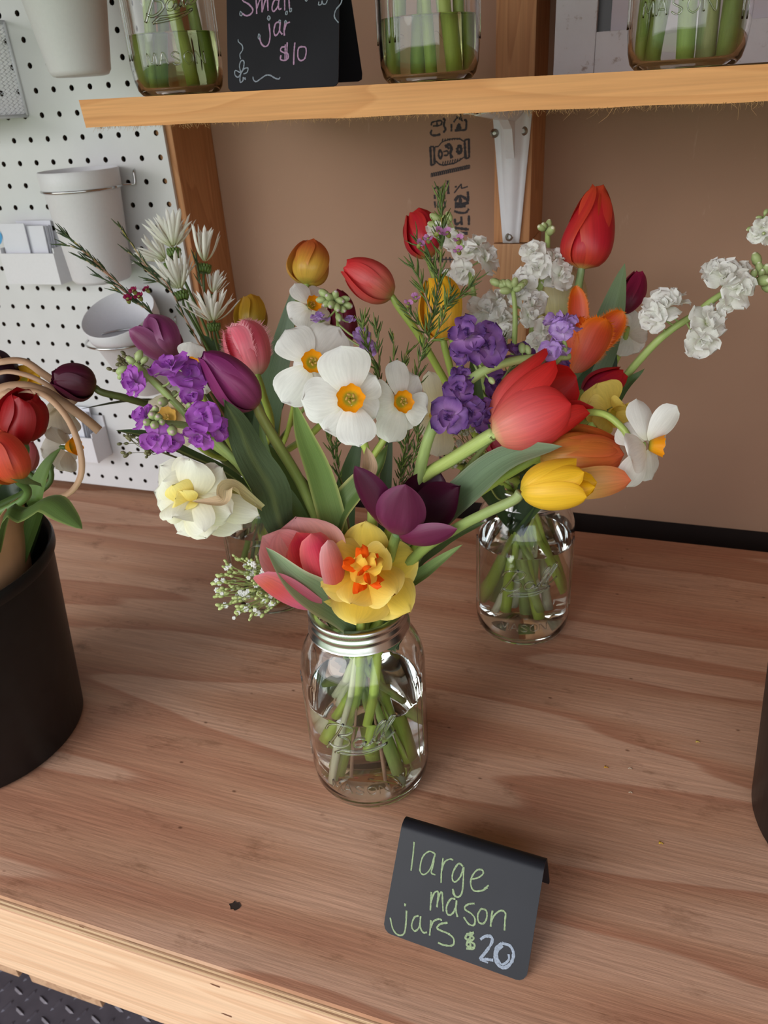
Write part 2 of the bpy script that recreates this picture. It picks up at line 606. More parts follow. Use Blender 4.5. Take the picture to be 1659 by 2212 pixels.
# ------------------------------------------------------------------ setting
YW = 0.93        # back wall panel
YS = 0.841       # front of the studs
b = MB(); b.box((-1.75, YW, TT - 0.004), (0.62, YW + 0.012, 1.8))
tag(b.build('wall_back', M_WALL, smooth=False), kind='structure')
b = MB(); b.box((0.62, -0.35, 0), (0.66, YW + 0.012, 1.8))
tag(b.build('wall_right', M_WALL, smooth=False), kind='structure')
b = MB(); b.box((-1.79, -0.05, 0), (-1.75, YW + 0.012, 1.8))
tag(b.build('wall_left', M_WALL, smooth=False), kind='structure')
b = MB(); b.box((-1.85, -0.50, 1.8), (0.7, YW + 0.05, 1.83))
tag(b.build('ceiling', M_ROOF, smooth=False), kind='structure')
b = MB(); b.box((-1.79, -0.35, -0.01), (0.66, YW + 0.012, 0.0))
floor = tag(b.build('floor', M_FLOOR, smooth=False), kind='structure')
b = MB(); b.box((-14, -22, -0.16), (14, -0.36, -0.12))
tag(b.build('ground', M_OUT, smooth=False), kind='structure')
# raised lugs of the tread plate, alternately turned
b = MB()
for i in range(34):
    for j in range(22):
        x = -1.25 + i * 0.0265
        y = 0.30 + j * 0.0265
        a = PI / 4 * (1 if (i + j) % 2 else 3) + 0.5
        ca, sa = math.cos(a), math.sin(a)
        vs = []
        for t, w, h in ((-1, 0, 0), (-.5, .75, 0), (.5, .75, 0), (1, 0, 0), (.5, -.75, 0), (-.5, -.75, 0), (-.6, 0, 1), (.6, 0, 1)):
            lx, ly = t * 0.0125, w * 0.0045
            vs.append((x + lx * ca - ly * sa, y + lx * sa + ly * ca, h * 0.0022 + 0.0))
        b.add(vs, [(0, 5, 6), (0, 6, 1), (1, 6, 7, 2), (2, 7, 3), (3, 7, 4), (4, 7, 6, 5)])
tag(b.build('tread_lugs', M_FLOOR, floor, smooth=False), kind='stuff')

# ---- studs
def bevel_box(name, a, bb, mat, parent=None, bev=0.002):
    mb = MB(); mb.box(a, bb)
    o = mb.build(name, mat, parent, smooth=False)
    bm = bmesh.new(); bm.from_mesh(o.data)
    bmesh.ops.bevel(bm, geom=bm.edges[:], offset=bev, segments=2, affect='EDGES', profile=0.7)
    bm.to_mesh(o.data); bm.free()
    return o

ZB = TT + 0.508 - 0.1465   # joint below the bracket
o = bevel_box('wall_stud', (-0.168, YS, ZB), (-0.130, YW, 1.8), M_STUD)
tag(o, 'upright wooden stud carrying the white shelf bracket', 'stud')
o = bevel_box('wall_stud', (-0.169, YS, 0.0), (-0.1305, YW, ZB - 0.001), M_STUDL)
tag(o, 'paler short stud piece directly below the white bracket', 'stud')
o = bevel_box('wall_stud', (-0.578, YS, 0.0), (-0.5395, YW, 1.8), M_STUD)
tag(o, 'brown wooden stud beside the pegboard edge', 'stud')

# ---- pegboard with real holes
PX0, PZ0, PIT = -0.7606, TT + 0.508 - 0.02435, 0.0254
def pegboard():
    b = MB()
    hb = MB()
    y0, y1 = YS - 0.0045, YS - 0.0005
    xs = [PX0 + (k - 0.5) * PIT for k in range(-20, 10)]
    xs[-1] = -0.5475
    zs = [PZ0 - (r - 0.5) * PIT for r in range(-14, 20)]
    zs.append(PZ0 - 18.5 * PIT - 0.003)
    zs = sorted(set(round(z, 6) for z in zs))
    R = 0.0033
    for ix in range(len(xs) - 1):
        x0, x1 = xs[ix], xs[ix + 1]
        cx = PX0 + (ix - 20) * PIT
        for iz in range(len(zs) - 1):
            z0, z1 = zs[iz], zs[iz + 1]
            if z1 - z0 < 0.02:
                b.add([(x0, y0, z0), (x1, y0, z0), (x1, y0, z1), (x0, y0, z1)], [(0, 1, 2, 3)])
                continue
            kk = round((PZ0 - (z0 + z1) / 2) / PIT)
            cz = PZ0 - kk * PIT
            vs = []
            for a in range(8):
                an = 2 * PI * a / 8
                vs.append((cx + R * math.cos(an), y0, cz + R * math.sin(an)))
            for a in range(8):
                an = 2 * PI * a / 8
                vs.append((cx + R * math.cos(an), y1, cz + R * math.sin(an)))
            mx, mz = cx, cz
            ring = [(x1, mz), (x1, z1), (mx, z1), (x0, z1), (x0, mz), (x0, z0), (mx, z0), (x1, z0)]
            vs += [(q[0], y0, q[1]) for q in ring]
            fs = []
            for a in range(8):
                n = (a + 1) % 8
                fs.append((a, 16 + a, 16 + n, n)[::-1])
            b.add(vs, fs)
            hb.add([(q[0], q[1] + (0.0002 if q[1] == y0 else 0), q[2]) for q in vs[:16]], [(a, (a + 1) % 8, 8 + (a + 1) % 8, 8 + a) for a in range(8)])
    x0, x1, z0, z1 = xs[0], xs[-1], zs[0], zs[-1]
    b.add([(x1, y0, z0), (x1, y1, z0), (x1, y1, z1), (x1, y0, z1)], [(0, 1, 2, 3)])
    b.add([(x0, y0, z0), (x1, y0, z0), (x1, y1, z0), (x0, y1, z0)], [(0, 1, 2, 3)])
    b.add([(x0, y0, z1), (x1, y0, z1), (x1, y1, z1), (x0, y1, z1)], [(0, 1, 2, 3)])
    b.add([(x0, y0, z0), (x0, y1, z0), (x0, y1, z1), (x0, y0, z1)], [(0, 1, 2, 3)])
    o = b.build('pegboard', M_PEG, smooth=False)
    tag(o, 'white perforated pegboard fixed over the studs on the left', 'pegboard')
    tag(hb.build('hole_walls', simple('hardboard_core', C3(70, 50, 36), rough=0.9), o, smooth=False), kind='stuff')
pegboard()
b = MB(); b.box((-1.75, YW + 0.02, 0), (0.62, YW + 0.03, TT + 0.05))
tag(b.build('gap_shade_sheet', simple('gap_shade_dark', (0.016, 0.008, 0.006), rough=0.9), smooth=False), kind='structure')  # near-black sheet painted as the table's shade along the foot of the wall
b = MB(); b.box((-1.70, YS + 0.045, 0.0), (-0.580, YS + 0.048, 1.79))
tag(b.build('hole_shade_sheet', simple('hole_shade_black', (0.012, 0.011, 0.010), rough=0.9), smooth=False), kind='structure')  # added black sheet, stands in for the shade behind the peg holes

# ---- table
def table():
    t = empty('work_table', (-0.4, 0.55, 0), 'plywood topped work table with a pale pine apron along its front', 'table')
    YF, YB = 0.2415, 0.873
    mb = MB(); mb.box((-1.6, YF, TT - 0.0045), (0.58, YB, TT))
    top = mb.build('plywood_top', M_PLY, t, smooth=False)
    # edge plies, slightly uneven
    for nm, z0, z1, dy, mt in (('ply_layer', 0.0045, 0.0075, 0.0007, M_PLYEDGED), ('ply_layer', 0.0075, 0.0105, -0.0002, M_PLYEDGE),
                               ('ply_layer', 0.0105, 0.0140, 0.0006, M_PLYEDGED), ('ply_layer', 0.0140, 0.0180, 0.0, M_PLYEDGE)):
        mb = MB(); mb.box((-1.6, YF + dy, TT - z1), (0.58, YB, TT - z0))
        mb.build(nm, mt, t, smooth=False)
    bevel_box('apron_board', (-1.6, YF - 0.001, TT - 0.018 - 0.089), (0.58, YF + 0.037, TT - 0.0182), M_FASCIA, t, 0.0025)
    bevel_box('apron_board', (-1.6, YB - 0.04, TT - 0.107), (0.58, YB, TT - 0.0182), M_FASCIA, t, 0.0025)
    for x in (-1.5, 0.45):
        for y in (YF + 0.04, YB - 0.13):
            bevel_box('leg', (x, y, 0), (x + 0.04, y + 0.089, TT - 0.02), M_STUDL, t)
    # slats of the lower deck seen under the front edge
    for i in range(9):
        x0 = -1.297 + i * 0.128
        if x0 > -0.54:
            break
        bevel_box('lower_slat', (x0 - 0.002, 0.372, 0.343), (x0 + 0.106, 0.80, 0.362), M_SLAT, t, 0.0015)
    bevel_box('lower_rail', (-1.5, 0.74, 0.255), (0.49, 0.778, 0.343), M_STUDL, t)
    # nail hole in the sheet and splits in the apron
    c = PA(2, TT, 508, 1957)
    mb = MB()
    n = 12
    ring = [(c.x + math.cos(a * 2 * PI / n) * 0.0042 * (1 + .25 * math.sin(a * 2.3)), c.y + math.sin(a * 2 * PI / n) * 0.0034 * (1 + .2 * math.cos(a * 3.1)), TT + 0.0003) for a in range(n)]
    ring2 = [(c.x + (p[0] - c.x) * .75, c.y + (p[1] - c.y) * .75, TT + 0.0001) for p in ring]
    mb.add(ring + ring2, [(i, (i + 1) % n, n + (i + 1) % n, n + i) for i in range(n)] + [tuple(range(n, 2 * n))])
    mb.build('nail_hole', simple('hole_dark', C3(48, 34, 26), rough=0.9), t, smooth=False)
    ms = simple('bark_split', C3(112, 66, 44), rough=0.9)
    for (px, py, w) in ((465, 2129, 11), (490, 2193, 12), (176, 2002, 6)):
        p = PA(1, YF - 0.0012, px, py)
        mb = MB()
        vs = []
        for k in range(8):
            a = 2 * PI * k / 8
            vs.append((p.x + math.cos(a) * w * 0.00033 * (1 + .3 * math.sin(k * 2.1)), YF - 0.0012, p.z + math.sin(a) * 0.0012 * (1 + .4 * math.cos(k * 1.7))))
        mb.add(vs, [tuple(range(8))])
        mb.build('bark_split', ms, t, smooth=False)
    return t
table()

# ---- shelf board, tilted a touch, with torn fibres under its front edge
SHZ = 0.0
def shelf():
    pL = PA(1, 0.585, 170, 216); pR = PA(1, 0.585, 1659, 138)
    slope = (pR.z - pL.z) / (pR.x - pL.x)
    x0, x1 = pL.x, 0.57
    th = 0.0202
    b = MB()
    def z(x): return pL.z + slope * (x - x0)
    y0, y1 = 0.585, YS - 0.001
    xe = x0 + 0.0035
    segs = 40
    vs = []
    for i in range(segs + 1):
        x = x0 + (x1 - x0) * i / segs
        w = 0.0004 * math.sin(i * 1.9)
        xb = x + (0.0008 if i == 0 else 0)
        vs += [(x, y0, z(x)), (xb, y0 + 0.0005, z(x) - th + w), (x, y1, z(x)), (xb, y1, z(x) - th)]
    fs = []
    for i in range(segs):
        a = 4 * i; c = a + 4
        fs += [(a, a + 1, c + 1, c), (a, c, c + 2, a + 2), (a + 1, a + 3, c + 3, c + 1), (a + 2, c + 2, c + 3, a + 3)]
    fs += [(0, 2, 3, 1), (4 * segs, 4 * segs + 1, 4 * segs + 3, 4 * segs + 2)]
    b.add(vs, fs)
    o = b.build('shelf_board', M_SHELF, smooth=False)
    tag(o, 'orange-toned pine shelf board crossing above the bouquets', 'shelf')
    bm = bmesh.new(); bm.from_mesh(o.data); bmesh.ops.recalc_face_normals(bm, faces=bm.faces); bm.to_mesh(o.data); bm.free()
    b = MB()
    col1, col2 = C3(216, 170, 116), C3(130, 96, 56)
    for i in range(1500):
        x = rnd.uniform(x0 + 0.01, x1 - 0.05)
        L = 0.0018 + 0.0038 * rnd.random() ** 3
        if rnd.random() < 0.02: L *= 2.4
        p = Vector((x, y0 + rnd.uniform(0.0, 0.003), z(x) - th + 0.0003))
        d = Vector((rnd.uniform(-.9, .9), rnd.uniform(-.5, .3), -1)).normalized()
        q = p + d * L * 0.5
        e_ = q + (d + Vector((rnd.uniform(-.8, .8), rnd.uniform(-.4, .4), 0.2))).normalized() * L * 0.5
        b.tube([p, q, e_], lambda t: 0.00013 * (1 - .6 * t), 3, mix(col1, col2, rnd.random()), cap=False)
    f = b.build('wood_fibres', M_TWIG, o, origin=None)
    tag(f, kind='stuff')
    global SHZ
    SHZ = z
shelf()

# ---- bracket
def bracket():
    t = empty('shelf_bracket', (-0.149, YS, ZB), 'white pressed-metal shelf bracket screwed to the middle stud', 'bracket')
    b = MB()
    y = YS - 0.0012
    rows = []
    c = CAM.z
    # vertical arm: tapered plate with a raised hollow rib
    for k in range(13):
        u = k / 12
        z = c - 0.0185 - u * 0.1275
        w = 0.0200 - 0.0110 * u
        if k == 0: w = 0.0195
        if k == 12: w = 0.0088
        rib = 0.0085 * (1 - u) ** 0.8 + 0.0022
        h = 0.010 * (1 - u) + 0.0015
        x = -0.1495 + 0.0015 * (u - .5)
        rows.append([(x - w, y - 0.0012, z), (x - w * 0.62 - 0.001, y - 0.0004, z), (x - rib, y - h * .5, z), (x - rib * .45, y - h, z), (x + rib * .45, y - h, z), (x + rib * .9, y - h * .35, z), (x + w * .70, y - 0.0004, z), (x + w, y - 0.0012, z)])
    vs = [p for r in rows for p in r]
    fs = []
    for i in range(12):
        for j in range(7):
            a = i * 8 + j
            fs.append((a, a + 8, a + 9, a + 1))
    b.add(vs, fs)
    o = b.build('vertical_arm', M_WHITEMT, t)
    md = o.modifiers.new('s', 'SOLIDIFY'); md.thickness = 0.0012; md.offset = 1
    # horizontal arm under the shelf
    b = MB()
    vs, fs = [], []
    for k in range(13):
        u = k / 12
        yy = YS - 0.002 - u * 0.165
        zz = SHZ(-0.15) - 0.0225
        w = 0.019 - 0.008 * u
        rib = 0.0075 * (1 - u) + 0.002
        h = 0.012 * (1 - u) + 0.0015
        x = -0.1495
        for (dx, dz) in ((-w, 0), (-w * .65, 0), (-rib, -h * .5), (-rib * .45, -h), (rib * .45, -h), (rib, -h * .5), (w * .65, 0), (w, 0)):
            vs.append((x + dx, yy, zz + dz))
    for i in range(12):
        for j in range(7):
            a = i * 8 + j
            fs.append((a, a + 8, a + 9, a + 1))
    b.add(vs, fs)
    o = b.build('horizontal_arm', M_WHITEMT, t)
    md = o.modifiers.new('s', 'SOLIDIFY'); md.thickness = 0.0012
    # gusset joining both arms
    b = MB()
    zt = SHZ(-0.15) - 0.024
    pts = [(YS - 0.012, zt), (YS - 0.075, zt), (YS - 0.030, zt - 0.018), (YS - 0.014, zt - 0.045)]
    vs = [(-0.1495 + s * 0.0042, q[0], q[1]) for s in (-1, 1) for q in pts]
    b.add(vs, [(0, 1, 2, 3), (7, 6, 5, 4), (0, 4, 5, 1), (1, 5, 6, 2), (2, 6, 7, 3), (3, 7, 4, 0)])
    b.build('gusset', M_WHITEMT, t, smooth=False)
    for (px, py) in ((1068, 288), (1131, 283), (1100, 512)):
        p = PA(1, YS - 0.003, px, py)
        b = MB()
        n = 14
        for (r0, y0, r1, y1) in ((0.0045, 0.0012, 0.0042, -0.001), (0.0042, -0.001, 0.0024, -0.0022), (0.0024, -0.0022, 0.0017, -0.0008), (0.0017, -0.0008, 0.0001, -0.0006)):
            vs = [(p.x + r * math.cos(2 * PI * k / n), p.y + yy, p.z + r * math.sin(2 * PI * k / n)) for (r, yy) in ((r0, y0), (r1, y1)) for k in range(n)]
            b.add(vs, [(k, (k + 1) % n, n + (k + 1) % n, n + k) for k in range(n)])
        b.build('screw', M_SCREW, t)
bracket()


# ------------------------------------------------------------------ strokes on surfaces
def stroke_mesh(mb, pts, w, nrm, lift=0.0002, jitter=0.12, seed=0):
    """a chalk or ink line: flat ribbon lying on a surface"""
    r = random.Random(seed)
    pts = catmull(pts, max(6, len(pts) * 5))
    n = len(pts)
    vs = []
    for i, p in enumerate(pts):
        t = pts[min(i + 1, n - 1)] - pts[max(i - 1, 0)]
        nn = nrm(p) if callable(nrm) else nrm
        s = t.cross(nn)
        if s.length < 1e-9: s = Vector((1, 0, 0))
        s.normalize()
        ww = w * (1 + r.uniform(-jitter, jitter)) * 0.5
        vs += [p + nn * lift - s * ww, p + nn * (lift * 1.6) , p + nn * lift + s * ww]
    fs = []
    for i in range(n - 1):
        a = 3 * i
        fs += [(a, a + 1, a + 4, a + 3), (a + 1, a + 2, a + 5, a + 4)]
    mb.add(vs, fs)


# ---- printed mill stamps on the hardboard
def stamps():
    t = empty('mill_stamp', PA(1, YW - 0.0005, 970, 360), 'faded black printed mill stamp running down the wall board', 'stamp')
    nrm = Vector((0, -1, 0))
    b = MB()
    k = 0
    def S(pts, w=0.0016):
        nonlocal k
        k += 1
        stroke_mesh(b, [PA(1, YW, 900 + x / 8.506, 230 + y / 8.506) for x, y in pts], w * 1.15, nrm, 0.0002, 0.3, k)
    # sideways characters, copied stroke by stroke
    S([(270, 350), (290, 290), (450, 260), (440, 340), (300, 360)]); S([(370, 270), (380, 370)]); S([(480, 230), (520, 240), (500, 340), (530, 420), (490, 480)], .002)
    S([(280, 430), (260, 480), (280, 525), (360, 530), (440, 510)], .002)
    S([(640, 320), (640, 460)]); S([(700, 440), (880, 430), (910, 380), (910, 260), (870, 250)], .002); S([(740, 420), (780, 330), (800, 430)], .003); S([(680, 290), (760, 200), (850, 270)]); S([(730, 170), (800, 240)]); S([(800, 130), (830, 230)])
    S([(250, 740), (270, 1090)], .0024); S([(320, 740), (330, 1060)], .0024); S([(250, 740), (320, 735)]); S([(265, 1085), (330, 1060)])
    S([(880, 620), (900, 960)], .0024); S([(960, 590), (965, 940)], .0024); S([(880, 620), (960, 595)]); S([(900, 960), (965, 940)])
    S([(340, 740), (400, 730), (450, 670), (500, 640), (620, 600), (720, 590), (800, 600), (860, 640)], .0012)
    S([(350, 1000), (420, 1060), (500, 1080), (600, 1060), (700, 1040), (800, 980), (870, 930)], .0014)
    for x in range(470, 820, 45): S([(x, 640 - (x - 470) * .1), (x + 15, 590 - (x - 470) * .05)], .0012); S([(x, 1085 - (x - 470) * .25), (x + 20, 1010 - (x - 470) * .2)], .0012)
    S([(400, 880), (430, 800), (470, 880), (430, 960), (400, 880)], .002); S([(520, 740), (600, 700), (640, 780), (620, 860), (650, 950)], .003); S([(490, 830), (570, 820), (570, 890), (500, 900)]); S([(740, 800), (790, 720), (820, 800), (780, 860), (740, 800)], .003); S([(540, 720), (600, 780)], .002)
    for i, x in enumerate(range(265, 960, 36)):
        yy = 1300 - (x - 265) * .22
        S([(x, yy), (x + 6, yy - 70), (x + 26, yy - 60), (x + 22, yy - 5)], .0010)
    S([(570, 1360), (585, 1610)], .0024); S([(310, 1520), (390, 1470), (400, 1510), (470, 1480), (540, 1460)], .0014)
    S([(940, 1560), (950, 1740)], .0024); S([(690, 1590), (760, 1500), (820, 1430), (830, 1500), (940, 1470)], .0014)
    S([(700, 1480), (740, 1470)]); S([(700, 1740), (760, 1660), (830, 1650), (940, 1720)], .003); S([(700, 1790), (860, 1790), (960, 1760)], .003); S([(700, 1850), (900, 1820)], .003); S([(690, 1920), (780, 1950), (900, 1950), (960, 1880)], .0024); S([(800, 1640), (810, 1850)], .003)
    for q in range(4): S([(330 + q * 60, 1620), (335 + q * 60, 1700)], .002); S([(330 + q * 60, 1740), (345 + q * 60, 1860)], .002)
    S([(700, 2060), (720, 2160), (820, 2120)], .0024); S([(820, 2020), (830, 2180)], .0024); S([(960, 2000), (960, 2180)], .0024); S([(700, 2230), (960, 2260)], .003); S([(700, 2320), (940, 2330)], .003)
    # lower lines seen between the flowers
    def S2(x0, y0, w, h, n=6):
        for i in range(n):
            x = x0 + w * i / n
            S([((x - 900) * 8.506, (y0 - 230) * 8.506), ((x - 900 + 1) * 8.506, (y0 + h - 230) * 8.506)], .0016)
            S([((x - 900) * 8.506, (y0 + h * .5 - 230) * 8.506), ((x - 900 + w / n) * 8.506, (y0 + h * .4 - 230) * 8.506)], .0014)
    S2(930, 555, 50, 12); S2(935, 580, 40, 10); S2(950, 850, 30, 10); S2(950, 985, 55, 8); S2(950, 1000, 50, 8)
    tag(b.build('ink_print', M_INK, t, smooth=False), kind='stuff')
stamps()

# ------------------------------------------------------------------ pegboard fittings
def cup(name, label, top, r_top, r_bot, h, tilt=(0, 0), ring=None, hookx=None, group='white cups on the pegboard'):
    """top: world centre of the rim"""
    t = empty(name, top - Vector((0, 0, h)), label, 'cup', group)
    th = 0.0016
    pr = [(0.0005, th), (r_bot - 0.004, th), (r_bot - th, 0.004), (r_top - th, h - 0.002), (r_top - th * .5, h), (r_top, h - 0.001),
          (r_top - 0.0005, h - 0.018), (r_bot + (r_top - r_bot) * .85 - .0012, h - 0.022), (r_bot, 0.005), (r_bot - 0.003, 0.0008), (r_bot - 0.006, 0), (0.0005, 0)]
    b = MB(); b.lathe(pr, 48)
    body = b.build('cup_body', M_WHITEPL, None, origin=(0, 0, 0), auto=50)
    body.parent = t
    body.rotation_euler = (tilt[0], tilt[1], 0)
    body.location = Vector((0, 0, h)) - Matrix.Rotation(tilt[1], 3, 'Y') @ Matrix.Rotation(tilt[0], 3, 'X') @ Vector((0, 0, h)) if (tilt[0] or tilt[1]) else Vector((0, 0, 0))
    if ring is not None:
        rz, rr = ring
        b = MB()
        pts = [(rr * math.cos(a), rr * math.sin(a), rz) for a in [2 * PI * k / 48 for k in range(49)]]
        b.tube(pts, 0.0015, 8)
        for sx in (-1, 1):
            if hookx is None and sx == -1: continue
            x = sx * rr * .72
            yb = (YS - 0.005) - top.y
            b.tube(catmull([(x, rr * .69, rz), (x + sx * .006, rr * .9, rz - 0.001), (x + sx * .010, yb - 0.004, rz - 0.001), (x + sx * .011, yb - 0.003, rz + 0.004), (x + sx * .011, yb - .002, rz + 0.013), (x + sx * .011, yb + 0.006, rz + 0.015)], 22), 0.0012, 7)
        r_ = b.build('wire_ring_hook', M_CHROME, None, origin=(0, 0, 0)); r_.parent = t
    return t


def cam_rel(px, py, y):
    return PA(1, y, px, py)

cup('pegboard_cup', 'white cup with the chrome ring, hanging in the middle of the pegboard', PA(1, 0.79, 168, 366), 0.0450, 0.0350, 0.124, ring=(0.104, 0.0445), hookx=1)
cup('pegboard_cup', 'large white cup at the top edge of the photo', PA(1, 0.755, 175, 160) + Vector((0, 0, 0.158)), 0.056, 0.0305, 0.160, ring=(0.14, 0.055), hookx=1)
cup('pegboard_cup', 'lowest white cup, its mouth tipped forward behind the white daisies', PA(1, 0.78, 254, 676), 0.0470, 0.036, 0.110, tilt=(0.42, 0.0), ring=(0.078, 0.0450), hookx=1)


def mesh_basket():
    p = PA(1, YS - 0.03, 48, 250)
    x1 = p.x - 0.014
    x0, y0, y1 = x1 - 0.16, YS - 0.085, YS - 0.006
    z0 = p.z; z1 = z0 + 0.094
    t = empty('mesh_basket', (x0, y1, z0), 'white wire mesh basket at the top left of the pegboard', 'basket')
    b = MB()
    for z in (z0, z1):
        b.tube([(x0, y0, z), (x1, y0, z), (x1, y1, z), (x0, y1, z), (x0, y0, z)], 0.0022, 8)
    for (x, y) in ((x0, y0), (x1, y0), (x1, y1), (x0, y1)):
        b.tube([(x, y, z0), (x, y, z1)], 0.0022, 8)
    b.build('basket_frame', M_WHITEMT, t)
    b = MB()
    def diag(P, Q, nu, nv):      # expanded diamond mesh over one rectangle
        U = Vector(Q[0]); V = Vector(Q[1]); O = Vector(P)
        for i in range(nu):
            for s in (1, -1):
                pts = []
                for j in range(nv + 1):
                    u = (i + 0.5 + 0.5 * s * (1 if j % 2 else -1)) / nu
                    pts.append(O + U * min(1, max(0, u)) + V * (j / nv))
                b.tube(pts, 0.0006, 3, cap=False)
    diag((x1, y0, z0), ((0, y1 - y0, 0), (0, 0, z1 - z0)), 10, 24)
    diag((x0, y0, z0), ((x1 - x0, 0, 0), (0, 0, z1 - z0)), 20, 24)
    diag((x0, y0, z0), ((x1 - x0, 0, 0), (0, y1 - y0, 0)), 20, 20)
    tag(b.build('wire_mesh', M_WHITEMT, t), kind='stuff')
mesh_basket()


def card_holder(px, py, w, label, blue):
    """px,py: upper right front corner of the tray"""
    p = PA(1, YS - 0.040, px, py)
    x1 = p.x; x0 = x1 - w
    z1 = p.z; z0 = z1 - 0.038
    y0, y1 = YS - 0.040, YS - 0.006
    t = empty('card_holder', (x0, y1, z0), label, 'card holder')
    th = 0.0018
    b = MB()
    b.box((x0, y0, z0), (x1, y0 + th, z1))
    b.box((x0, y0 + th, z0), (x1, y1, z0 + th))
    b.box((x0, y0 + th, z0 + th), (x0 + th, y1 - th, z1 + 0.006))
    b.box((x1 - th, y0 + th, z0 + th), (x1, y1 - th, z1 + 0.006))
    b.box((x0, y1 - th, z0 + th), (x1, y1, z1 + 0.022))
    o = b.build('tray', M_WHITEPL, t, smooth=False)
    tag(o)
    g = 'white cards standing in the pegboard holders'
    for k in range(6):
        yy = y0 + 0.006 + k * 0.0032
        dx = rnd.uniform(0, 0.002)
        lean = 0.002 * k
        hh = z1 + 0.030 + rnd.uniform(-0.001, 0.001) + (0.006 if k == 5 else 0)
        b = MB()
        xa, xb = x1 - 0.020 - 0.052 + dx, x1 - 0.018 + dx
        if k == 0 and blue:
            xa, xb = x0 + .004, x1 - 0.042
            hh += 0.004
        zb = z0 + 0.0022
        vs = [(xa, yy, zb), (xb, yy, zb), (xb, yy + 0.0014, zb), (xa, yy + 0.0014, zb), (xa, yy + 0.003 + lean * .3, hh), (xb, yy + 0.003 + lean * .3, hh), (xb, yy + 0.0044 + lean * .3, hh), (xa, yy + 0.0044 + lean * .3, hh)]
        b.add(vs, [(0, 3, 2, 1), (4, 5, 6, 7), (0, 1, 5, 4), (1, 2, 6, 5), (2, 3, 7, 6), (3, 0, 4, 7)])
        lab = ['foremost', 'second', 'third', 'fourth', 'fifth', 'rearmost'][k] + ' white card from the front in the ' + ('upper' if blue else 'lower') + ' pegboard tray'
        if k == 0 and blue: lab = 'white card with a blue round print at the left edge'
        c = b.build('paper_card', M_CARD, None, smooth=False)
        tag(c, lab, 'card', None if (k == 0 and blue) else g + (' above' if blue else ' below'))
        if k == 0 and blue:
            b2 = MB()
            q = PA(1, yy - 0.0004 + .0013, -12, 510)
            vs = [(q.x, yy + .0012, q.z)] + [(q.x + 0.0115 * math.cos(a), yy + .0014 + 0.0006 * math.sin(a), q.z + 0.0115 * math.sin(a)) for a in [2 * PI * j / 28 for j in range(28)]]
            b2.add(vs, [(0, 1 + (j + 1) % 28, 1 + j) for j in range(28)])
            b2.build('round_print', M_BLUE, c, smooth=False)
card_holder(115, 548, 0.085, 'white plastic card tray hanging on the left of the pegboard', True)
card_holder(198, 948, 0.085, 'white plastic card tray near the foot of the pegboard', False)


# ---- white painted frame leaning behind the right-hand shelf jar
def white_frame():
    y = 0.80
    xa = PA(1, y, 1195, 157).x; xb = PA(1, y, 1288, 60).x
    zt = PA(1, y, 1288, 69).z; z0 = SHZ(-0.05) + 0.0005
    t = empty('picture_frame', (xa, y, z0), 'distressed white painted wooden frame leaning behind the shelf jars', 'frame')
    def prism(nm, x0, x1, za, zb, mat, yo=0.0, th=0.012):
        bb = bevel_box(nm, (x0, y + yo, za), (x1, y + yo + th, zb), mat, t, 0.0008)
        return bb
    prism('frame_stile', xa, xb, z0, z0 + 0.30, M_DISTRESS)
    prism('frame_rail', xb + 0.0002, 0.30, z0, zt, M_DISTRESS, 0.0005)
    prism('frame_rail', xb + 0.0002, 0.30, z0 + 0.262, z0 + 0.30, M_DISTRESS, 0.0005)
    prism('frame_stile', 0.3002, 0.336, z0, z0 + 0.30, M_DISTRESS)
    prism('backing_board', xb - 0.004, 0.304, z0 + 0.01, z0 + 0.29, simple('dark_backing', C3(44, 28, 28), rough=0.35), 0.0135, 0.004)
    xp = PA(1, y, 1318, 40).x
    o = prism('printed_sheet', xp, 0.296, zt + 0.0002, z0 + 0.26, simple('lilac_paper', C3(206, 194, 204), rough=0.6), 0.0105, 0.0012)
    b = MB()
    for j, zz in enumerate((PA(1, y, 1430, 92).z, PA(1, y, 1430, 128).z)):
        x = PA(1, y, 1415, 100).x
        pts = [Vector((x + i * 0.0016, y - 0.0002, zz + (0.0016 if i % 2 else 0) * (1 if i % 4 < 2 else .6))) for i in range(12)]
        stroke_mesh(b, pts, 0.0007, Vector((0, -1, 0)), 0.0002, 0.2, j)
    tag(b.build('cursive_print', M_PINKINK, t, smooth=False), kind='stuff')
white_frame()


# ------------------------------------------------------------------ mason jars
LETTERS = {
    'M': [[(0, 0), (0.1, 1), (0.5, 0.25), (0.9, 1), (1, 0)]],
    'A': [[(0, 0), (0.5, 1), (1, 0)], [(0.22, 0.38), (0.78, 0.38)]],
    'S': [[(0.95, 0.82), (0.6, 1), (0.2, 0.92), (0.12, 0.7), (0.5, 0.5), (0.9, 0.3), (0.8, 0.06), (0.4, 0), (0.05, 0.18)]],
    'O': [[(0.5, 1), (0.12, 0.82), (0, 0.5), (0.12, 0.18), (0.5, 0), (0.88, 0.18), (1, 0.5), (0.88, 0.82), (0.5, 1)]],
    'N': [[(0, 0), (0, 1), (1, 0), (1, 1)]],
}
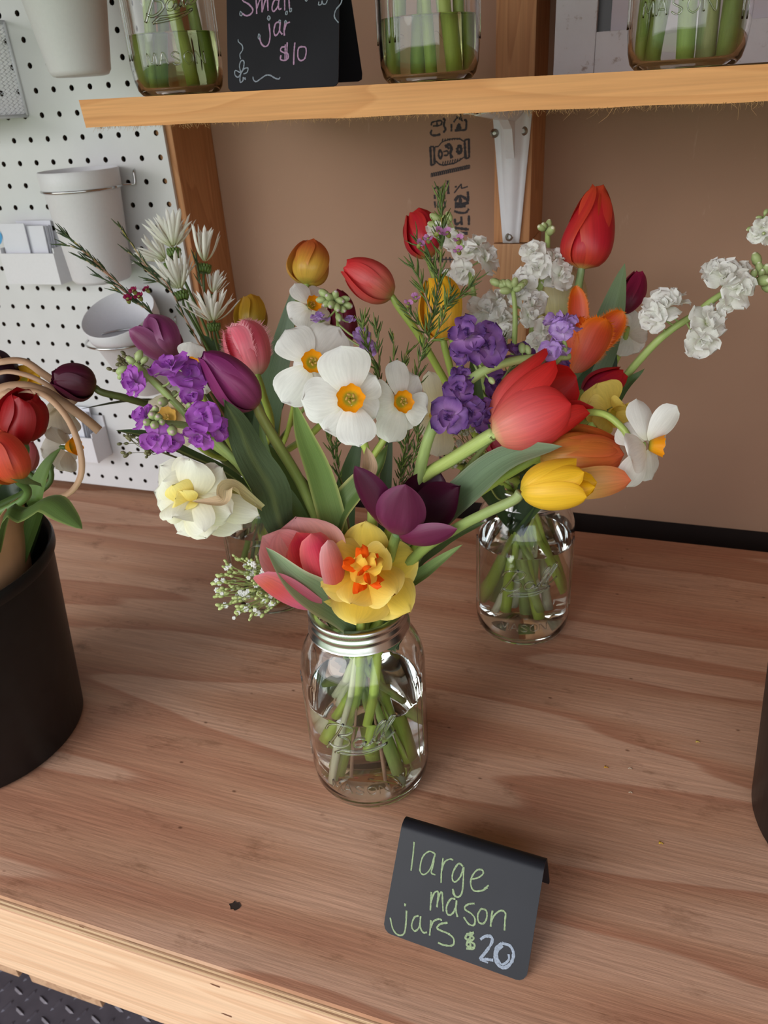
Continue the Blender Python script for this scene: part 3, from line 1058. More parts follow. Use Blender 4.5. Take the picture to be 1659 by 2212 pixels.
# flowing script word on the jar wall, in units of its width (x) with a rising baseline
SCRIPT = [
    [(0.02, 0.62), (0.06, 0.78), (0.16, 0.86), (0.34, 0.86), (0.40, 0.76), (0.34, 0.62), (0.22, 0.54), (0.34, 0.50), (0.38, 0.36), (0.30, 0.22), (0.18, 0.16), (0.08, 0.22)],
    [(0.26, 0.92), (0.20, 0.60), (0.12, 0.26), (0.06, 0.02)],
    [(0.58, 0.52), (0.50, 0.54), (0.44, 0.42), (0.46, 0.30), (0.54, 0.30), (0.60, 0.44), (0.58, 0.32), (0.64, 0.32), (0.70, 0.44)],
    [(0.66, 0.36), (0.76, 0.72), (0.82, 0.90), (0.78, 0.96), (0.72, 0.80), (0.70, 0.50), (0.74, 0.36), (0.80, 0.42)],
    [(0.78, 0.40), (0.88, 0.76), (0.95, 0.96), (0.91, 1.02), (0.85, 0.86), (0.82, 0.56), (0.87, 0.42), (1.0, 0.56)],
    [(0.20, -0.02), (0.32, 0.12), (0.50, 0.14), (0.72, 0.20), (0.90, 0.30), (0.70, 0.12), (0.46, 0.04), (0.24, 0.00)],
]


def emboss(mb, strokes, R, cx, cy, a0, z0, w, h, r=0.0007, shear=0.0):
    for st in strokes:
        pts = catmull([Vector((x + shear * y, y, 0)) for x, y in st], len(st) * 4)
        out = []
        for p in pts:
            a = a0 + (p.x - 0.5) * w / R
            out.append((cx + (R + 0.0001) * math.cos(a), cy + (R + 0.0001) * math.sin(a), z0 + p.y * h))
        mb.tube(out, r, 5)


def jar(x, y, z, R, Hj, water, label, group, ring=True, face=None, wmat=None, script=True, mason_z=0.024, deco=True):
    t = empty('mason_jar', (x, y, z), label, 'jar', group)
    wt = 0.0026
    rn = R * 0.735            # neck
    zs = Hj * 0.70            # start of the shoulder
    zn = Hj * 0.885
    out = [(0.0006, 0.0022), (R * .70, 0.0022), (R * .76, 0.0), (R * .84, 0.0006), (R * .92, 0.004), (R * .975, 0.011), (R, 0.022), (R, zs)]
    for k in range(1, 9):
        u = k / 8
        out.append((rn + (R - rn) * (0.5 + 0.5 * math.cos(PI * u)) ** 0.8, zs + (zn - zs) * (math.sin(u * PI / 2) * 0.6 + u * 0.4)))
    out += [(rn, Hj - 0.004), (rn - 0.0006, Hj - 0.0008), (rn - 0.0014, Hj), (rn - wt, Hj - 0.0008)]
    inn = [(rn - wt, zn)]
    for k in range(7, 0, -1):
        u = k / 8
        inn.append((rn + (R - rn) * (0.5 + 0.5 * math.cos(PI * u)) ** 0.8 - wt, zs + (zn - zs) * (math.sin(u * PI / 2) * 0.6 + u * 0.4) - 0.0008))
    inn += [(R - wt, zs), (R - wt, 0.022), (R * .975 - wt, 0.0125), (R * .91 - wt, 0.0066), (R * .78, 0.0046), (0.0006, 0.0042)]
    b = MB(); b.lathe(out + inn, 64, closed=True)
    o = b.build('glass_body', M_GLASS, None, origin=(0, 0, 0)); o.parent = t
    if water:
        g = -0.0003
        pr = [(0.0006, 0.0045)] + [(q[0] + g, q[1] - g) for q in [(R * .78, 0.0046), (R * .91 - wt, 0.0066), (R * .975 - wt, 0.0125), (R - wt, 0.022)]]
        pr += [(R - wt + g, water - 0.0002), (R - wt - 0.0004, water + 0.0005), (R - wt - 0.002, water), (0.0006, water)]
        b = MB(); b.lathe(pr, 64)
        o = b.build('water', wmat or M_WATER, None, origin=(0, 0, 0)); o.parent = t
    if ring:
        r0 = rn + 0.0004
        zt = Hj + 0.0006
        h = 0.0165
        pr = [(rn - 0.0042, zt + 0.0004), (rn - 0.0035, zt + 0.0011), (r0 + 0.0002, zt + 0.0011), (r0 + 0.0012, zt + 0.0002), (r0 + 0.0012, zt - 0.0032), (r0 + 0.0004, zt - 0.0042), (r0 + 0.0004, zt - 0.0058),
              (r0 + 0.0016, zt - 0.0072), (r0 + 0.0016, zt - 0.0092), (r0 + 0.0006, zt - 0.0108), (r0 + 0.0006, zt - 0.0122), (r0 + 0.0019, zt - 0.0138), (r0 + 0.0019, zt - 0.0160), (r0 + 0.0026, zt - 0.0170), (r0 + 0.0018, zt - 0.0176), (r0 + 0.0001, zt - 0.0168), (r0 + 0.0001, zt - 0.0004), (rn - 0.0042, zt - 0.0002)]
        b = MB()
        n = 240
        vs = []
        for j, (r, zz) in enumerate(pr):
            for k in range(n):
                a = 2 * PI * k / n
                rr = r + (0.00035 if (j in (3, 4) and k % 2) else 0)
                vs.append((rr * math.cos(a), rr * math.sin(a), zz))
        M = len(pr)
        fs = []
        for i in range(M):
            j = (i + 1) % M
            for k in range(n):
                k2 = (k + 1) % n
                fs.append((i * n + k, i * n + k2, j * n + k2, j * n + k))
        b.add(vs, fs)
        o = b.build('screw_band', M_RING, None, origin=(0, 0, 0), auto=60); o.parent = t
    if deco:
        a0 = face if face is not None else math.atan2(-y, -x)
        b = MB()
        if script:
            emboss(b, SCRIPT, R, 0, 0, a0, Hj * 0.385, 0.056 * R / .048, 0.034 * R / .048, 0.00100, 0.12)
        lw = 0.0075
        for i, ch in enumerate('MASON'):
            emboss(b, LETTERS[ch], R, 0, 0, a0 + (i - 2) * 0.0098 / R, mason_z, lw * (0.95 if ch != 'M' else 1.1), 0.0085, 0.00055)
        o = b.build('embossed_lettering', M_GLASS, None, origin=(0, 0, 0)); o.parent = t
        tag(o, 'raised glass lettering', kind='stuff')
        b = MB()
        for da in (1.15, 1.3, 1.95, 2.1):
            for s in (-1, 1):
                a = a0 + s * da
                b.tube([(R * math.cos(a), R * math.sin(a), zz) for zz in [Hj * .2 + i * Hj * .48 / 12 for i in range(13)]], 0.0007, 5)
        o = b.build('embossed_ribs', M_GLASS, None, origin=(0, 0, 0)); o.parent = t
        tag(o, kind='stuff')
    return t, rn


JF = Vector((-0.187, 0.432, TT))
JR = Vector((-0.0985, 0.668, TT))
JL = Vector((-0.384, 0.652, TT))
GL = 'large mason jars on the table'
QR, QH = 0.0490, 0.171
jar(JF.x, JF.y, TT, QR, QH, 0.094, 'clear quart mason jar nearest the front of the table, with a metal screw band', GL, face=math.atan2(-JF.y, -JF.x) - 0.24)
jar(JR.x, JR.y, TT, QR, QH, 0.108, 'clear quart mason jar under the yellow tulip, standing back right on the table', GL, face=math.atan2(-JR.y, -JR.x) + 0.05)
jar(JL.x, JL.y, TT, QR, QH, 0.10, 'clear quart mason jar mostly hidden behind the cream daffodil and baby\'s breath', GL)

GS = 'small mason jars on the shelf'
def shelf_pt(px, Y):
    p = PA(1, Y, px, 150)
    return p.x, Y, SHZ(p.x) + 0.0003
sx, sy, sz = shelf_pt(384, 0.632)
jar(sx, sy, sz, 0.0370, 0.125, 0.042, 'small mason jar of greenish water at the left end of the shelf', GS, wmat=M_WATERG, ring=False, script=True, mason_z=0.020)
SJ1 = Vector((sx, sy, sz))
sx, sy, sz = shelf_pt(928, 0.632)
jar(sx, sy, sz, 0.0372, 0.125, 0.040, 'small mason jar of greenish water between chalkboard tag and stud on the shelf', GS, wmat=M_WATERG, ring=False, script=False, deco=True, face=2.2)
SJ2 = Vector((sx, sy, sz))
sx, sy, sz = shelf_pt(1476, 0.640)
jar(sx, sy, sz, 0.0390, 0.125, 0.075, 'small mason jar at the right of the shelf before the white frame', GS, ring=False, script=False, mason_z=0.030, face=math.atan2(-sy, -sx) - 0.2)
SJ3 = Vector((sx, sy, sz))


# ------------------------------------------------------------------ chalkboard signs
def folded_sign(name, label, BL, BR, ang, face_len, rfold, back_deg, back_len, corner, strokes, crop):
    ex = (BR - BL).normalized()
    up = Vector((0, 0, 1))
    bk = up.cross(ex)
    if bk.y < 0: bk = -bk
    a = math.radians(ang)
    u = bk * math.cos(a) + up * math.sin(a)          # up the front face
    n = ex.cross(u)
    if n.y > 0: n = -n                                # outward front normal
    Wd = (BR - BL).length
    t = empty(name, BL, label, 'sign')
    # profile: front face, rounded fold, back flap
    prof = [(BL + u * (face_len * (i / 10) ** 2.2), n) for i in range(11)]
    top = BL + u * face_len
    cen = top - n * rfold
    total = back_deg
    for k in range(1, 13):
        th = math.radians(total) * k / 12
        nn = n * math.cos(th) + u * math.sin(th)
        prof.append((cen + nn * rfold, nn))
    nn = prof[-1][1]
    dn = u * math.cos(math.radians(total)) - n * math.sin(math.radians(total))
    last = prof[-1][0]
    for k in range(1, 9):
        prof.append((last + dn * (back_len * (1 - (1 - k / 8) ** 2)), nn))
    b = MB()
    th = 0.0009
    rows = len(prof)
    vs = []
    L = 0.0
    cols = 12
    for i, (p, nn) in enumerate(prof):
        d0 = (p - prof[0][0]).length if i < 11 else 1
        d1 = (p - prof[-1][0]).length if i >= rows - 9 else 1
        d = min(d0, d1)
        ins = 0.0
        if d < corner:
            ins = corner - math.sqrt(max(0, corner ** 2 - (corner - d) ** 2))
        for j in range(cols + 1):
            x = ins + (Wd - 2 * ins) * j / cols
            vs.append(p + ex * x)
    for (p, nn) in prof:
        pass
    off = len(vs)
    for i, (p, nn) in enumerate(prof):
        for j in range(cols + 1):
            vs.append(vs[i * (cols + 1) + j] - nn * th)
    fs = []
    c1 = cols + 1
    for i in range(rows - 1):
        for j in range(cols):
            q = i * c1 + j
            fs.append((q, q + 1, q + 1 + c1, q + c1))
            fs.append((off + q, off + q + c1, off + q + 1 + c1, off + q + 1))
    for i in range(rows - 1):
        for j in (0, cols):
            q = i * c1 + j
            fs.append((q, q + c1, off + q + c1, off + q))
    for j in range(cols):
        for i in (0, rows - 1):
            q = i * c1 + j
            fs.append((q, off + q, off + q + 1, q + 1))
    b.add(vs, fs)
    o = b.build('chalkboard_panel', M_CHALK, t, auto=40)
    bm = bmesh.new(); bm.from_mesh(o.data); bmesh.ops.recalc_face_normals(bm, faces=bm.faces); bm.to_mesh(o.data); bm.free()
    o.data.set_sharp_from_angle(angle=math.radians(40))
    # handwriting
    ox, oy, scl = crop
    grp = {}
    for i, (kind, w, pts) in enumerate(strokes):
        mb = grp.setdefault(kind, MB())
        P = []
        for (x, y) in pts:
            d = ray(ox + x / scl, oy + y / scl)
            s = (BL - CAM).dot(n) / d.dot(n)
            q = CAM + d * s
            # above the flat part the line follows the fold
            v = (q - BL).dot(u)
            if v > face_len:
                thf = min((v - face_len) / rfold, 1.3)
                exq = (q - BL).dot(ex)
                q = cen + ex * exq + (n * math.cos(thf * .8) + u * math.sin(thf * .8)) * rfold
            P.append(q)
        stroke_mesh(mb, P, w, n, 0.00025, 0.22, i)
    for kind, mb in grp.items():
        q = mb.build('chalk_writing', {'g': M_CHALKG, 'w': M_CHALKW, 'p': M_CHALKP}[kind], t, smooth=False)
        tag(q, {'g': 'pale green handwriting', 'w': 'white handwriting', 'p': 'pink handwriting'}[kind], kind='stuff')
    return t

big = [
    ('g', .0010, [(415, 210), (405, 320), (390, 435)]),
    ('g', .0010, [(575, 300), (530, 285), (480, 330), (460, 430), (490, 465), (540, 420), (575, 310)]), ('g', .0010, [(578, 300), (560, 400), (548, 450), (580, 468)]),
    ('g', .0010, [(640, 335), (628, 430), (624, 530)]), ('g', .0010, [(628, 440), (650, 370), (690, 345), (720, 352)]),
    ('g', .0011, [(795, 400), (760, 380), (720, 440), (712, 500), (735, 522), (775, 480), (800, 405)]), ('g', .0011, [(800, 405), (797, 520), (785, 610), (755, 640), (722, 620), (715, 578)]),
    ('g', .0011, [(862, 500), (910, 490), (950, 460), (945, 430), (905, 430), (865, 480), (855, 540), (880, 590), (940, 590), (985, 565)]), ('g', .0010, [(960, 575), (995, 548)]),
    ('g', .0011, [(548, 600), (545, 670), (540, 745)]), ('g', .0011, [(545, 680), (570, 610), (600, 600), (598, 660), (592, 720)]), ('g', .0011, [(596, 680), (615, 615), (632, 605), (636, 680), (640, 752)]),
    ('g', .0012, [(735, 655), (700, 655), (668, 710), (672, 770), (705, 775), (735, 730), (745, 665)]), ('g', .0012, [(745, 665), (740, 740), (752, 795)]), ('g', .001, [(715, 575), (735, 640)]),
    ('g', .0011, [(885, 690), (840, 695), (810, 715), (815, 740), (860, 770), (888, 810), (880, 858), (840, 850), (800, 795)]),
    ('g', .0011, [(935, 730), (910, 780), (918, 835), (955, 845), (980, 800), (975, 745), (935, 730)]),
    ('g', .0011, [(1025, 745), (1015, 800), (1010, 870)]), ('g', .0011, [(1012, 840), (1040, 780), (1090, 745), (1125, 765), (1122, 820), (1118, 900)]),
    ('g', .0013, [(345, 690), (343, 712)]), ('g', .0011, [(355, 745), (350, 850), (335, 925), (290, 935), (250, 890), (228, 800)]),
    ('g', .0011, [(450, 785), (415, 800), (395, 865), (420, 905), (455, 870), (465, 790)]), ('g', .0011, [(465, 790), (462, 870), (485, 915), (515, 915)]),
    ('g', .0011, [(545, 820), (540, 880), (535, 940)]), ('g', .0011, [(542, 880), (565, 830), (605, 812), (632, 820)]),
    ('g', .0012, [(675, 840), (620, 850), (592, 880), (620, 900), (680, 925), (722, 965), (715, 1015), (650, 1015), (600, 995)]),
    ('g', .0013, [(880, 915), (830, 930), (815, 960), (850, 985), (885, 1010), (870, 1045), (820, 1040)]), ('g', .0013, [(855, 910), (850, 980), (858, 1050)]), ('g', .0012, [(820, 925), (880, 960), (820, 1010), (885, 1040)]), ('g', .0012, [(875, 920), (825, 1000), (850, 1050)]),
    ('w', .0018, [(930, 970), (970, 945), (1015, 950), (1020, 990), (985, 1050), (925, 1125)]), ('w', .0018, [(925, 1125), (975, 1125), (1030, 1132)]), ('w', .001, [(930, 1130), (990, 1152)]),
    ('w', .0020, [(1100, 1000), (1055, 1040), (1045, 1110), (1070, 1170), (1120, 1190), (1170, 1150), (1188, 1080), (1160, 1020), (1100, 1000)]), ('w', .0014, [(1105, 1020), (1065, 1060), (1065, 1120), (1100, 1165), (1150, 1130), (1150, 1085)]), ('w', .0012, [(1060, 1040), (1055, 1100), (1075, 1150)]),
]
BL = PA(2, TT + 0.0003, 826, 2012); BR = PA(2, TT + 0.0003, 1136, 2124)
folded_sign('price_sign', 'folded black chalkboard price tent at the front of the table reading large mason jars', BL, BR, 52, 0.0690, 0.0075, 121, 0.0600, 0.0065, big, (780, 1760, 3.6065))
small = [
    ('p', .0011, [(330, -60), (240, -40), (235, 10), (300, 50), (345, 110), (320, 160), (270, 178), (225, 150)]), ('w', .0008, [(225, 150), (205, 130), (200, 170), (222, 175), (225, 150)]),
    ('p', .0011, [(378, -40), (385, 60), (388, 158)]), ('p', .0011, [(388, 100), (420, 10), (445, -20), (448, 140)]), ('p', .0011, [(448, 140), (480, 20), (505, -30), (515, 125)]),
    ('p', .0011, [(640, 0), (590, 0), (560, 80), (575, 130), (620, 80), (640, -10)]), ('p', .0011, [(640, -10), (630, 60), (640, 105), (665, 95)]),
    ('p', .0011, [(700, -60), (702, 120)]), ('p', .0011, [(745, -70), (755, 100)]), ('w', .0008, [(715, 130), (730, 130), (728, 160), (712, 162), (715, 130)]), ('w', .0008, [(760, 95), (778, 98), (775, 128), (758, 130), (760, 95)]),
    ('w', .0008, [(520, 175), (540, 200), (525, 228), (508, 205), (520, 175)]), ('w', .0007, [(525, 200), (527, 215)]),
    ('p', .0011, [(525, 265), (538, 400), (520, 495), (480, 522), (440, 490), (420, 420)]), ('w', .0008, [(410, 380), (425, 400), (420, 438), (404, 425), (410, 380)]),
    ('p', .0011, [(645, 245), (600, 265), (580, 350), (600, 400), (640, 350), (652, 250)]), ('p', .0011, [(652, 250), (645, 340), (675, 388)]), ('w', .0008, [(640, 225), (655, 235), (648, 262), (636, 250), (640, 225)]),
    ('p', .0011, [(705, 255), (695, 330), (698, 402)]), ('p', .0011, [(698, 340), (720, 270), (760, 248)]), ('w', .0008, [(708, 230), (722, 245), (712, 262), (700, 250), (708, 230)]),
    ('p', .0011, [(715, 525), (670, 530), (655, 565), (690, 590), (735, 600), (740, 650), (700, 678), (655, 665), (660, 620)]), ('p', .0010, [(708, 500), (705, 680)]), ('p', .0010, [(730, 475), (722, 675)]),
    ('p', .0011, [(815, 478), (805, 600), (802, 728)]), ('p', .0011, [(895, 520), (855, 545), (850, 640), (880, 680), (925, 655), (942, 580), (930, 530), (870, 525)]),
    ('w', .0008, [(180, 442), (185, 470), (225, 510), (230, 560), (200, 610), (208, 665)]),
    ('w', .0009, [(212, 820), (195, 740), (215, 682), (245, 690), (240, 760), (212, 820)]), ('w', .0009, [(212, 820), (150, 790), (145, 840), (180, 865), (212, 820)]), ('w', .0009, [(212, 820), (250, 770), (290, 765), (280, 810), (240, 830)]), ('w', .0009, [(212, 820), (200, 880), (208, 925), (235, 900), (235, 870), (262, 890), (255, 868)]),
    ('w', .0010, [(345, 860), (355, 900), (385, 915), (430, 885), (490, 845), (540, 845), (590, 875), (635, 885), (650, 865)]),
    ('w', .0009, [(1345, -30), (1330, 40), (1275, 110), (1258, 190), (1305, 258)]), ('w', .0008, [(1085, 20), (1080, 55), (1110, 50), (1120, 10), (1130, 45), (1160, 45), (1180, 0)]), ('w', .0008, [(930, 0), (945, 15), (955, 0)]),
]
p0 = PA(1, 0.600, 492, 194); p1 = PA(1, 0.612, 737, 181)
BLs = Vector((p0.x, 0.600, SHZ(p0.x) + 0.0004)); BRs = Vector((p1.x, 0.606, SHZ(p1.x) + 0.0004))
folded_sign('price_sign', 'folded black chalkboard price tent on the shelf reading small jar', BLs, BRs, 72, 0.090, 0.006, 142, 0.088, 0.004, small, (480, 0, 5.184))


# ------------------------------------------------------------------ black buckets
def bucket(c, r0, r1, h, label):
    t = empty('flower_bucket', c, label, 'bucket')
    pr = [(0.0005, 0.0), (r0 - 0.003, 0.0), (r0, 0.003), (r1 - 0.0005, h - 0.013), (r1 + 0.0015, h - 0.0125), (r1 + 0.0030, h - 0.009), (r1 + 0.0032, h - 0.003), (r1 + 0.0020, h), (r1 - 0.0002, h - 0.001), (r1 - 0.0025, h - 0.006), (r0 - 0.0025, 0.005), (0.0005, 0.003)]
    b = MB(); b.lathe(pr, 72)
    o = b.build('bucket_body', M_BLACKPL, None, origin=(0, 0, 0), auto=50); o.parent = t
    b = MB()
    for a in (0.9, 0.9 + PI):
        b.box((-.001, -.001, 0), (-.0005, -.0005, .0005))
    return t
BKL = Vector((-0.557, 0.378, TT + 0.0002))
BKR = Vector((0.205, 0.477, TT + 0.0002))
bucket(BKL, 0.0877, 0.104, 0.19, 'black plastic bucket at the left holding kraft-wrapped tulips')
bucket(BKR, 0.0905, 0.104, 0.19, 'black plastic bucket cut off by the right edge of the photo')


# ================================================================== flowers
BOT = {}     # used stem positions per jar


class Vase:
    def __init__(s, c, rn, rb, zm, zb, seed):
        s.c = Vector(c); s.rn = rn; s.rb = rb; s.zm = zm; s.zb = zb; s.k = 0; s.r = random.Random(seed)

    def path(s, frm):
        """points through the mouth and down to the bottom, entering on the side the flower leans to"""
        d = Vector((frm.x - s.c.x, frm.y - s.c.y, 0))
        if d.length < 1e-4: d = Vector((1, 0, 0))
        d.normalize()
        s.k += 1
        a = math.atan2(d.y, d.x) + s.r.uniform(-0.5, 0.5)
        q = s.rn * s.r.uniform(0.25, 0.92)
        m = s.c + Vector((math.cos(a) * q, math.sin(a) * q, s.zm))
        a2 = a + PI + s.r.uniform(-0.9, 0.9)
        q2 = s.rb * s.r.uniform(0.35, 0.98)
        bz = s.zb + s.r.uniform(0.0, 0.012) + (0.03 if s.r.random() < 0.25 else 0)
        bt = s.c + Vector((math.cos(a2) * q2, math.sin(a2) * q2, bz))
        mid = m.lerp(bt, 0.45) + Vector((s.r.uniform(-.004, .004), s.r.uniform(-.004, .004), 0))
        return [m, mid, bt]


VF = Vase(JF, 0.024, 0.034, QH - 0.004, 0.0125, 3)
VR = Vase(JR, 0.024, 0.034, QH - 0.004, 0.0125, 5)
VL = Vase(JL, 0.024, 0.034, QH - 0.004, 0.0125, 8)

G_STEM = C3(138, 160, 82)
G_PALE = C3(186, 206, 96)
G_WHITE = C3(228, 226, 196)
G_LEAF = C3(96, 122, 72)
G_BLUE = C3(112, 136, 108)
G_DARK = C3(58, 78, 46)


def stem(t, name, pts, r0, r1, c0=G_STEM, c1=G_PALE, c2=None, mat=None, n=48, sides=8):
    P = catmull(pts, n)
    b = MB()
    wh = rnd.random() < .45
    def rr(q):
        return r0 + (r1 - r0) * q
    def cc(q):
        if c2 is None: return mix(c0, c1, q)
        e2 = c2 if wh else mix(c1, C3(166, 190, 66), .6)
        return mix(c0, c1, q / .6) if q < .6 else mix(c1, e2, (q - .7) / .25)
    b.tube(P, rr, sides, cc)
    return b.build(name, mat or M_STEM, t)


_pk = {}


def peakw(pw, te):
    if (pw, te) not in _pk:
        _pk[(pw, te)] = max(((i / 60) ** pw[0]) * (1 - (i / 60) ** pw[1]) ** te for i in range(1, 60))
    return _pk[(pw, te)]


def petal_geo(mb, B, T, nrm, Wd, bulge=0.0, curv=0.5, flare=0.0, pw=(0.55, 2.6), stops=None, edge=None, edge_amt=0.5, ruf=0.0, fringe=0.0, mid=0.0,
              nu=13, nv=8, seed=0, streak=None, notch=0.0, tipn=0.0, twist=0.0, lean=0.0, bp=0.72, te=0.62):
    """one petal from B to T; nrm points to its outer (convex) side"""
    r = random.Random(seed)
    ax = T - B
    L = ax.length
    a = ax.normalized()
    n = (nrm - a * nrm.dot(a)).normalized()
    s = a.cross(n)
    ph = r.uniform(0, 6.28)
    vs, cs, us = [], [], []
    for i in range(nu + 1):
        t = i / nu
        w = (t ** pw[0]) * (1 - t ** pw[1]) ** te if 0 < t < 1 else 0.0
        # normalise about its peak
        w = w / peakw(pw, te) * Wd * 0.5 + Wd * 0.05 * (1 - t)
        c = B + ax * t + n * (bulge * L * (math.sin(PI * min(1, t ** bp)) if t < 1 else 0)) + n * (flare * L * max(0, t - .45) ** 2 * 3.3)
        tw = twist * t + lean
        ss = s * math.cos(tw) + n * math.sin(tw)
        nn = n * math.cos(tw) - s * math.sin(tw)
        for j in range(nv + 1):
            v = -1 + 2 * j / nv
            tt = t
            p = c + ss * (w * v * (1 - 0.12 * curv * v * v)) - nn * (curv * w * v * v)
            p = p - nn * (mid * Wd * math.exp(-(v * 5) ** 2) * math.sin(PI * t))
            if ruf:
                p = p + nn * (ruf * Wd * abs(v) ** 1.5 * math.sin(ph + t * 11 + (3.0 if v > 0 else 0)) * t) + a * (ruf * 0.6 * Wd * t * t * math.sin(ph * 2 + v * 7))
            if notch and i == nu:
                p = p - a * (notch * L * math.exp(-(v * 2) ** 2))
            vs.append(p)
            col = grad(stops, t) if stops else (1, 1, 1)
            if edge is not None:
                q = max(abs(v) ** 3, max(0, (t - .85) / .15) * .8)
                col = mix(col, edge, q * edge_amt)
            if streak is not None:
                sc, amt, fr = streak
                q = max(0, math.sin(v * fr + math.sin(t * 5 + ph) * 1.2)) ** 3 * (0.3 + .7 * abs(v))
                col = mix(col, sc, q * amt)
            cs.append(col)
            us.append((t, (v + 1) * 0.5 + seed * 0.37))
    fs = []
    c1 = nv + 1
    for i in range(nu):
        for j in range(nv):
            q = i * c1 + j
            fs.append((q, q + 1, q + 1 + c1, q + c1))
    o = len(mb.v)
    mb.add(vs, fs, cs, us)
    if fringe:
        border = []
        for i in range(int(nu * .35), nu + 1): border.append((i, 0))
        for i in range(int(nu * .35), nu + 1): border.append((i, nv))
        ends = [(nu, j) for j in range(nv)]
        for seq in ([(i, 0) for i in range(int(nu * .3), nu)], [(i, nv) for i in range(int(nu * .3), nu)], ends):
            for q in range(len(seq)):
                i, j = seq[q]
                if seq is ends:
                    i2, j2 = i, j + 1
                else:
                    i2, j2 = i + 1, j
                p0 = vs[i * c1 + j]; p1 = vs[i2 * c1 + j2]
                outd = (a * .6 + s * (-1 if j == 0 else 1 if j == nv else (-1 + 2 * j / nv))).normalized()
                fc = edge or cs[i * c1 + j]
                for m_ in range(4):
                    u0 = m_ / 4; u1 = (m_ + .8) / 4
                    A = p0.lerp(p1, u0); Bq = p0.lerp(p1, u1)
                    tip = A.lerp(Bq, .5) + (outd + n * r.uniform(-.5, .7) + a * r.uniform(-.3, .3)) * fringe * r.uniform(.5, 1.2)
                    mb.add([A, Bq, tip], [(0, 1, 2)], [fc] * 3, [(1, .5)] * 3)
    return mb


def radial_frame(axis, hint=None):
    a = axis.normalized()
    h = hint if hint is not None else CV(0, 0, 1)
    x = (h - a * h.dot(a))
    if x.length < 1e-3: x = a.orthogonal()
    x.normalize()
    return a, x, a.cross(x)


def tulip(label, base, tip, Rpx, stops_o, stops_i=None, edge=None, edge_amt=.5, stempts=(), vase=None, openv=0.0, close=0.28, roll=0.0, fringe=0.0, streak=None,
          group=None, petals=None, stem_r=0.0028, stem_c=(G_STEM, G_PALE, G_WHITE), mid=0.045, over=None, curv=0.50, mat=None, stem_end=None, name='tulip', pw=(0.5, 2.6), seed=1, bulge=None, lean=0.16, bp=0.70):
    """base, tip: (px, py, camera depth). Rpx: half width of the flower in photo pixels"""
    B = PD(*base); T = PD(*tip)
    D = base[2]
    R = Rpx * D / F
    L = (T - B).length
    a, x, y = radial_frame(T - B)
    pts = [B + a * 0.004, B] + [PD(*p) for p in stempts]
    if vase is not None: pts += vase.path(pts[-1] if len(pts) > 2 else B)
    if stem_end is not None: pts += [Vector(p) for p in stem_end]
    t = empty(name, pts[-1], label, 'flower', group)
    if vase is not None and vase.c.x < -.5: stem_c = (C3(84, 110, 56), C3(90, 116, 56), None)
    if len(pts) > 2:
        stem(t, 'stem', pts, stem_r * .92, stem_r * 1.45, *stem_c)
    stops_i = stops_i or stops_o
    mat = mat or M_SILK
    over = over or {}
    for k in range(6):
        inner = k % 2
        ph = roll + k * PI / 3
        o = over.get(k, {})
        rad = x * math.cos(ph) + y * math.sin(ph)
        ri = R * (0.84 if inner else 1.0)
        tipr = R * (close + openv * (1.3 if not inner else 1.0)) + o.get('open', 0) * R
        Lk = L * (0.97 if inner else 1.0) * o.get('len', 1.0)
        Tk = B + a * Lk * (1 - 0.10 * (openv + o.get('open', 0))) + rad * tipr
        Bk = B + rad * (R * 0.10)
        bl = (ri - (R * .1 + tipr) / 2) / Lk
        b = MB()
        petal_geo(b, Bk, Tk, rad, R * 1.55 * o.get('w', 1.0), bulge=bl if bulge is None else bulge, curv=curv * o.get('curv', 1.0), flare=o.get('flare', 0.0), stops=stops_i if inner else stops_o, edge=edge, edge_amt=edge_amt,
                  fringe=fringe, mid=mid, seed=seed * 10 + k, streak=streak, nu=16 if not fringe else 18, nv=12, pw=o.get('pw', pw), ruf=o.get('ruf', 0.015), lean=lean, bp=bp)
        b.build('petal', mat, t)
    return t


def leaf(t, pts, wpx, c0=G_LEAF, c1=None, nrm=None, fold=0.25, name='leaf', mat=None, wave=0.0, twist=0.0, edge=None, rib=None, peak=0.45, n=26, nv=8, seed=0, label=None):
    """pts: (px,py,D) from base to tip; wpx widest width in pixels"""
    P = [p if isinstance(p, Vector) else PD(*p) for p in pts]
    C = catmull(P, n)
    Dm = sum(depth(p) for p in P) / len(P)
    Wd = wpx * Dm / F
    nh = nrm if nrm is not None else CV(0.0, 0.45, 1.0)
    c1 = c1 or c0
    vs, cs, us = [], [], []
    for i, p in enumerate(C):
        q = i / n
        tg = (C[min(i + 1, n)] - C[max(i - 1, 0)]).normalized()
        s = tg.cross(nh)
        if s.length < 1e-4: s = tg.orthogonal()
        s.normalize()
        nn = s.cross(tg)
        an = twist * q
        s2 = s * math.cos(an) + nn * math.sin(an)
        n2 = nn * math.cos(an) - s * math.sin(an)
        if q < peak: w = 0.45 + 0.55 * math.sin(q / peak * PI / 2)
        else: w = max(0.0, math.cos((q - peak) / (1 - peak) * PI / 2)) ** 0.8
        w *= Wd * 0.5
        for j in range(nv + 1):
            v = -1 + 2 * j / nv
            pp = p + s2 * (w * v) + n2 * (fold * w * (abs(v) ** 1.2))
            if wave: pp = pp + n2 * (wave * Wd * abs(v) * math.sin(q * 15 + seed + (1.6 if v > 0 else 0)))
            vs.append(pp)
            c = mix(c0, c1, q)
            if edge and abs(v) > .95: c = mix(c, edge, .8)
            if rib and abs(v) < .05: c = mix(c, rib, .8)
            cs.append(c)
            us.append((q * 1.2, (v + 1) * .6 + seed))
    fs = []
    k = nv + 1
    for i in range(n):
        for j in range(nv):
            a = i * k + j
            fs.append((a, a + 1, a + 1 + k, a + k))
    b = MB(); b.add(vs, fs, cs, us)
    o = b.build(name, mat or M_LEAF, t)
    if label: o['label'] = label
    return o


